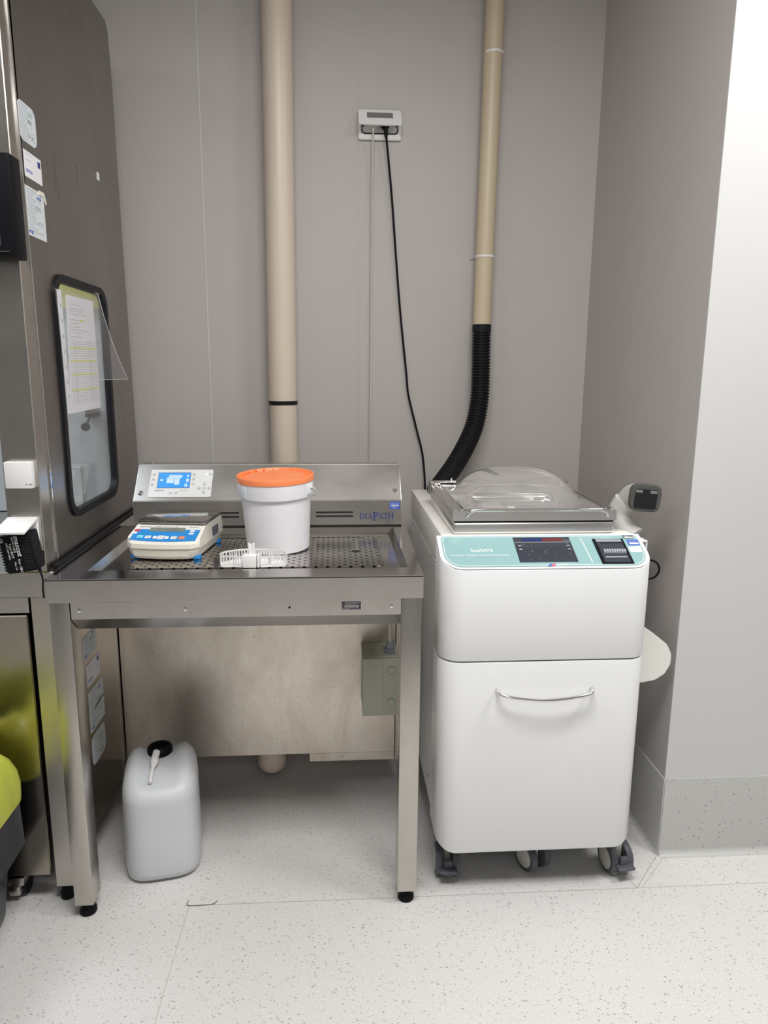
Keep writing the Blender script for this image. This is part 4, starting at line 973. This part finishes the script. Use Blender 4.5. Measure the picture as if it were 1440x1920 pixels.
MB().tube([(lx0, ly1-.004, lz1+.008), (lx0+.085, ly1-.004, lz1+.009)], .004, 10).tube([(lx0+.07, ly1-.004, lz1+.005), (lx0+.07, ly1-.004, lz1+.022)], .004, 10).build('hinge_pin', 'chrome', lid)
# acrylic dome
ex0, ex1, ey0, ey1 = lx0+.026, lx1-.026, ly0+.018, ly1-.022
rows = []; NX = 44; NY = 40
for j in range(NY+1):
    v = -1+2*j/NY; row = []
    for i in range(NX+1):
        u = -1+2*i/NX
        rr_ = (abs(u/.93)**2.6 + abs(v/.93)**2.6)**(1/2.6)
        t = max(0, 1-rr_); hgt = .080*(1-(1-min(1, t*1.35))**2.6) if t > 0 else 0
        row.append(((ex0+ex1)/2+u*(ex1-ex0)/2, (ey0+ey1)/2+v*(ey1-ey0)/2, lz1+.001+hgt))
    rows.append(row)
do = MB().grid(rows).build('lid_dome', 'dome', lid, smooth=70)

# castors
def castor(x, y, ang, pedal=True, nm='castor'):
    T = Matrix.Translation((x, y, 0)) @ Matrix.Rotation(math.radians(ang), 4, 'Z')
    c_ = MB()
    c_.cyl((0, .0, .085), (0, .0, .135), .014, seg=20, T=T)
    c_.box((-.012, -.028, .035), (.012, .028, .10), .008, 3, T=T)
    c_ = c_.build('castor', 'hub', mc)
    for s_ in (-1, 1):
        w_ = MB().lathe([(.001, -.011), (.036, -.0115), (.0435, -.0095), (.0455, 0), (.0435, .0095), (.036, .0115), (.001, .011)], (0, 0, 0), 36, T=T @ Matrix.Translation((s_*.024, -.012, .0455)) @ Matrix.Rotation(PI/2, 4, 'Y')).build('wheel', 'grey_rubber', c_)
        MB().lathe([(0, .0132), (.028, .0125), (.035, .0108), (.035, .0095)], (0, 0, 0), 32, T=T @ Matrix.Translation((s_*.024, -.012, .0455)) @ Matrix.Rotation(s_*PI/2, 4, 'Y')).build('wheel_disc', 'hub', w_)
    if pedal:
        MB().box((-.013, -.062, .020), (.013, -.048, .072), .005, 3, T=T).box((-.026, -.080, .040), (.026, -.052, .050), .0045, 3, T=T).build('brake_pedal', 'grey_rubber', c_)
    return c_
castor(.324, 1.858, -3); castor(.578, 1.865, 24, False); castor(.824, 1.840, 9)
castor(.335, 2.53, 10, False); castor(.79, 2.53, -20, False)

# right side: bracket, plate and cable loop
MB().box((.8225, 1.885, .985), (.872, 1.955, .990), .001, 1).box((.869, 1.885, .955), (.873, 1.955, .990), .001, 1).build('scanner_bracket', 'mach', mc)
MB().prism([(.822, .772), (.862, .752), (.905, .722), (.945, .690), (.960, .660), (.960, .630), (.945, .600), (.918, .582), (.88, .575), (.822, .575)], -.008, .008, T=basis((0, 1.87, 0), (1, 0, 0), (0, 0, 1), (0, -1, 0)), bev=.003).build('side_wing', 'machtop', mc, smooth=30)
lp = [(.8225, 1.95, .915), (.86, 1.95, .918), (.915, 1.95, .916), (.936, 1.95, .906), (.944, 1.95, .890), (.940, 1.95, .873), (.922, 1.95, .860), (.87, 1.95, .858), (.8225, 1.95, .860)]
MB().tube(smooth_path(lp), .0030, 10).build('cable_loop', 'black', mc)

# barcode scanner resting in its bracket
bs_ = empty('barcode_scanner', (.845, 1.92, .990), 'grey-white barcode scanner with dark window on the right of the machine', 'barcode scanner')
HT = Matrix.Translation((.855, 1.888, 1.112)) @ Matrix.Rotation(math.radians(-8), 4, 'Z') @ Matrix.Rotation(math.radians(4), 4, 'Y')  # head frame, -y faces the room
def sect(cx, cz, sx_, sz_, y, e=4, n=36): return [(cx+sup(2*PI*k/n, sx_, sz_, e)[0], y, cz+sup(2*PI*k/n, sx_, sz_, e)[1]) for k in range(n)]
MB().grid([sect(0, 0, .040, .036, -.012), sect(0, 0, .0425, .039, -.008), sect(0, 0, .0425, .039, .004), sect(-.002, 0, .039, .036, .010)], closed=True, T=HT).build('bezel', 'bezel', bs_, smooth=50)
MB().prism(rrect(-.030, -.029, .030, .024, .006, 4), .012, .0138, T=HT @ basis((0, 0, 0), (1, 0, 0), (0, 0, 1), (0, -1, 0))).build('scan_window', 'black_glass', bs_, smooth=0)
for x in (-.020, .019): MB().prism(rrect(x-.010, .014, x+.009, .022, .002, 3), .0138, .0146, T=HT @ basis((0, 0, 0), (1, 0, 0), (0, 0, 1), (0, -1, 0))).build('lamp_lens', 'chrome', bs_, smooth=0)
MB().grid([sect(-.002, 0, .0395, .037, .009), sect(-.006, -.002, .038, .036, .030, 3), sect(-.014, -.010, .033, .033, .065, 2.6), sect(-.024, -.024, .026, .028, .095, 2.2), sect(-.030, -.034, .010, .012, .108, 2)], closed=True, T=HT).build('head_shell', 'scanner', bs_, smooth=60)
MB().tube(smooth_path([(.832, 1.955, 1.090), (.820, 1.965, 1.060), (.818, 1.960, 1.035), (.832, 1.940, 1.008), (.845, 1.925, .9905)]), [.034-.004*min(1, k/22)+.006*max(0, (k-24)/8) for k in range(33)], 20).build('grip', 'scanner', bs_, smooth=60)

# ================================================================== BIN AT THE LOWER LEFT
bn = empty('waste_bin', (-1.05, 1.50, 0), 'dark waste bin lined with a yellow bag at the lower left edge', 'waste bin')
def rb_row(x0, y0, x1, y1, r, z): return [(x, y, z) for x, y in rrect(x0, y0, x1, y1, r, 5)]
MB().grid([rb_row(-1.20, 1.33, -.885, 1.74, .03, 0), rb_row(-1.205, 1.325, -.878, 1.745, .03, .02), rb_row(-1.21, 1.32, -.862, 1.75, .03, .15), rb_row(-1.24, 1.30, -.815, 1.757, .03, .225), rb_row(-1.24, 1.30, -.818, 1.755, .03, .37)], closed=True).build('body', 'bin', bn, smooth=30)
rnd = random.Random(21); rows = []
prof_b = [(.0, .352), (.004, .365), (.003, .40), (-.001, .44), (-.012, .475), (-.030, .50), (-.055, .508), (-.075, .49), (-.08, .44), (-.08, .38)]
N = 90
ph = [rnd.uniform(0, 6.28) for _ in range(5)]
for i, (o_, z) in enumerate(prof_b):
    row = []
    base = rrect(-1.243-o_, 1.297-o_, -.812+o_, 1.760+o_, .035, 6)
    # resample outline
    per = [0]
    for a, b_ in zip(base, base[1:]+base[:1]): per.append(per[-1]+math.dist(a, b_))
    for k in range(N):
        s_ = per[-1]*k/N; j = max(q for q in range(len(base)) if per[q] <= s_); a, b_ = base[j], base[(j+1) % len(base)]
        t = (s_-per[j])/max(1e-9, per[j+1]-per[j]); x = a[0]+(b_[0]-a[0])*t; y = a[1]+(b_[1]-a[1])*t
        w_ = 0 if i == 0 else .003+.0012*i
        dz = w_*(math.sin(k*.55+ph[0]+i*.8)+.7*math.sin(k*.93+ph[1]-i*.6)) 
        dr_ = w_*.9*(math.sin(k*.7+ph[2]+i*.9)+.6*math.sin(k*1.3+ph[3])); 
        cx, cy = -1.03, 1.53; d = Vector((x-cx, y-cy)).normalized()*(-abs(dr_))
        if i == 0: dz = 0
        row.append((x+d.x, y+d.y, z+dz))
    rows.append(row)
b = MB(); bb = bmesh.new(); vs = [[bb.verts.new(p) for p in r] for r in rows]
for i in range(len(vs)-1):
    for k in range(N): bb.faces.new((vs[i][k], vs[i][(k+1) % N], vs[i+1][(k+1) % N], vs[i+1][k]))
bmesh.ops.recalc_face_normals(bb, faces=bb.faces); b._merge(bb)
b.build('bin_liner', 'bag', bn, smooth=50)
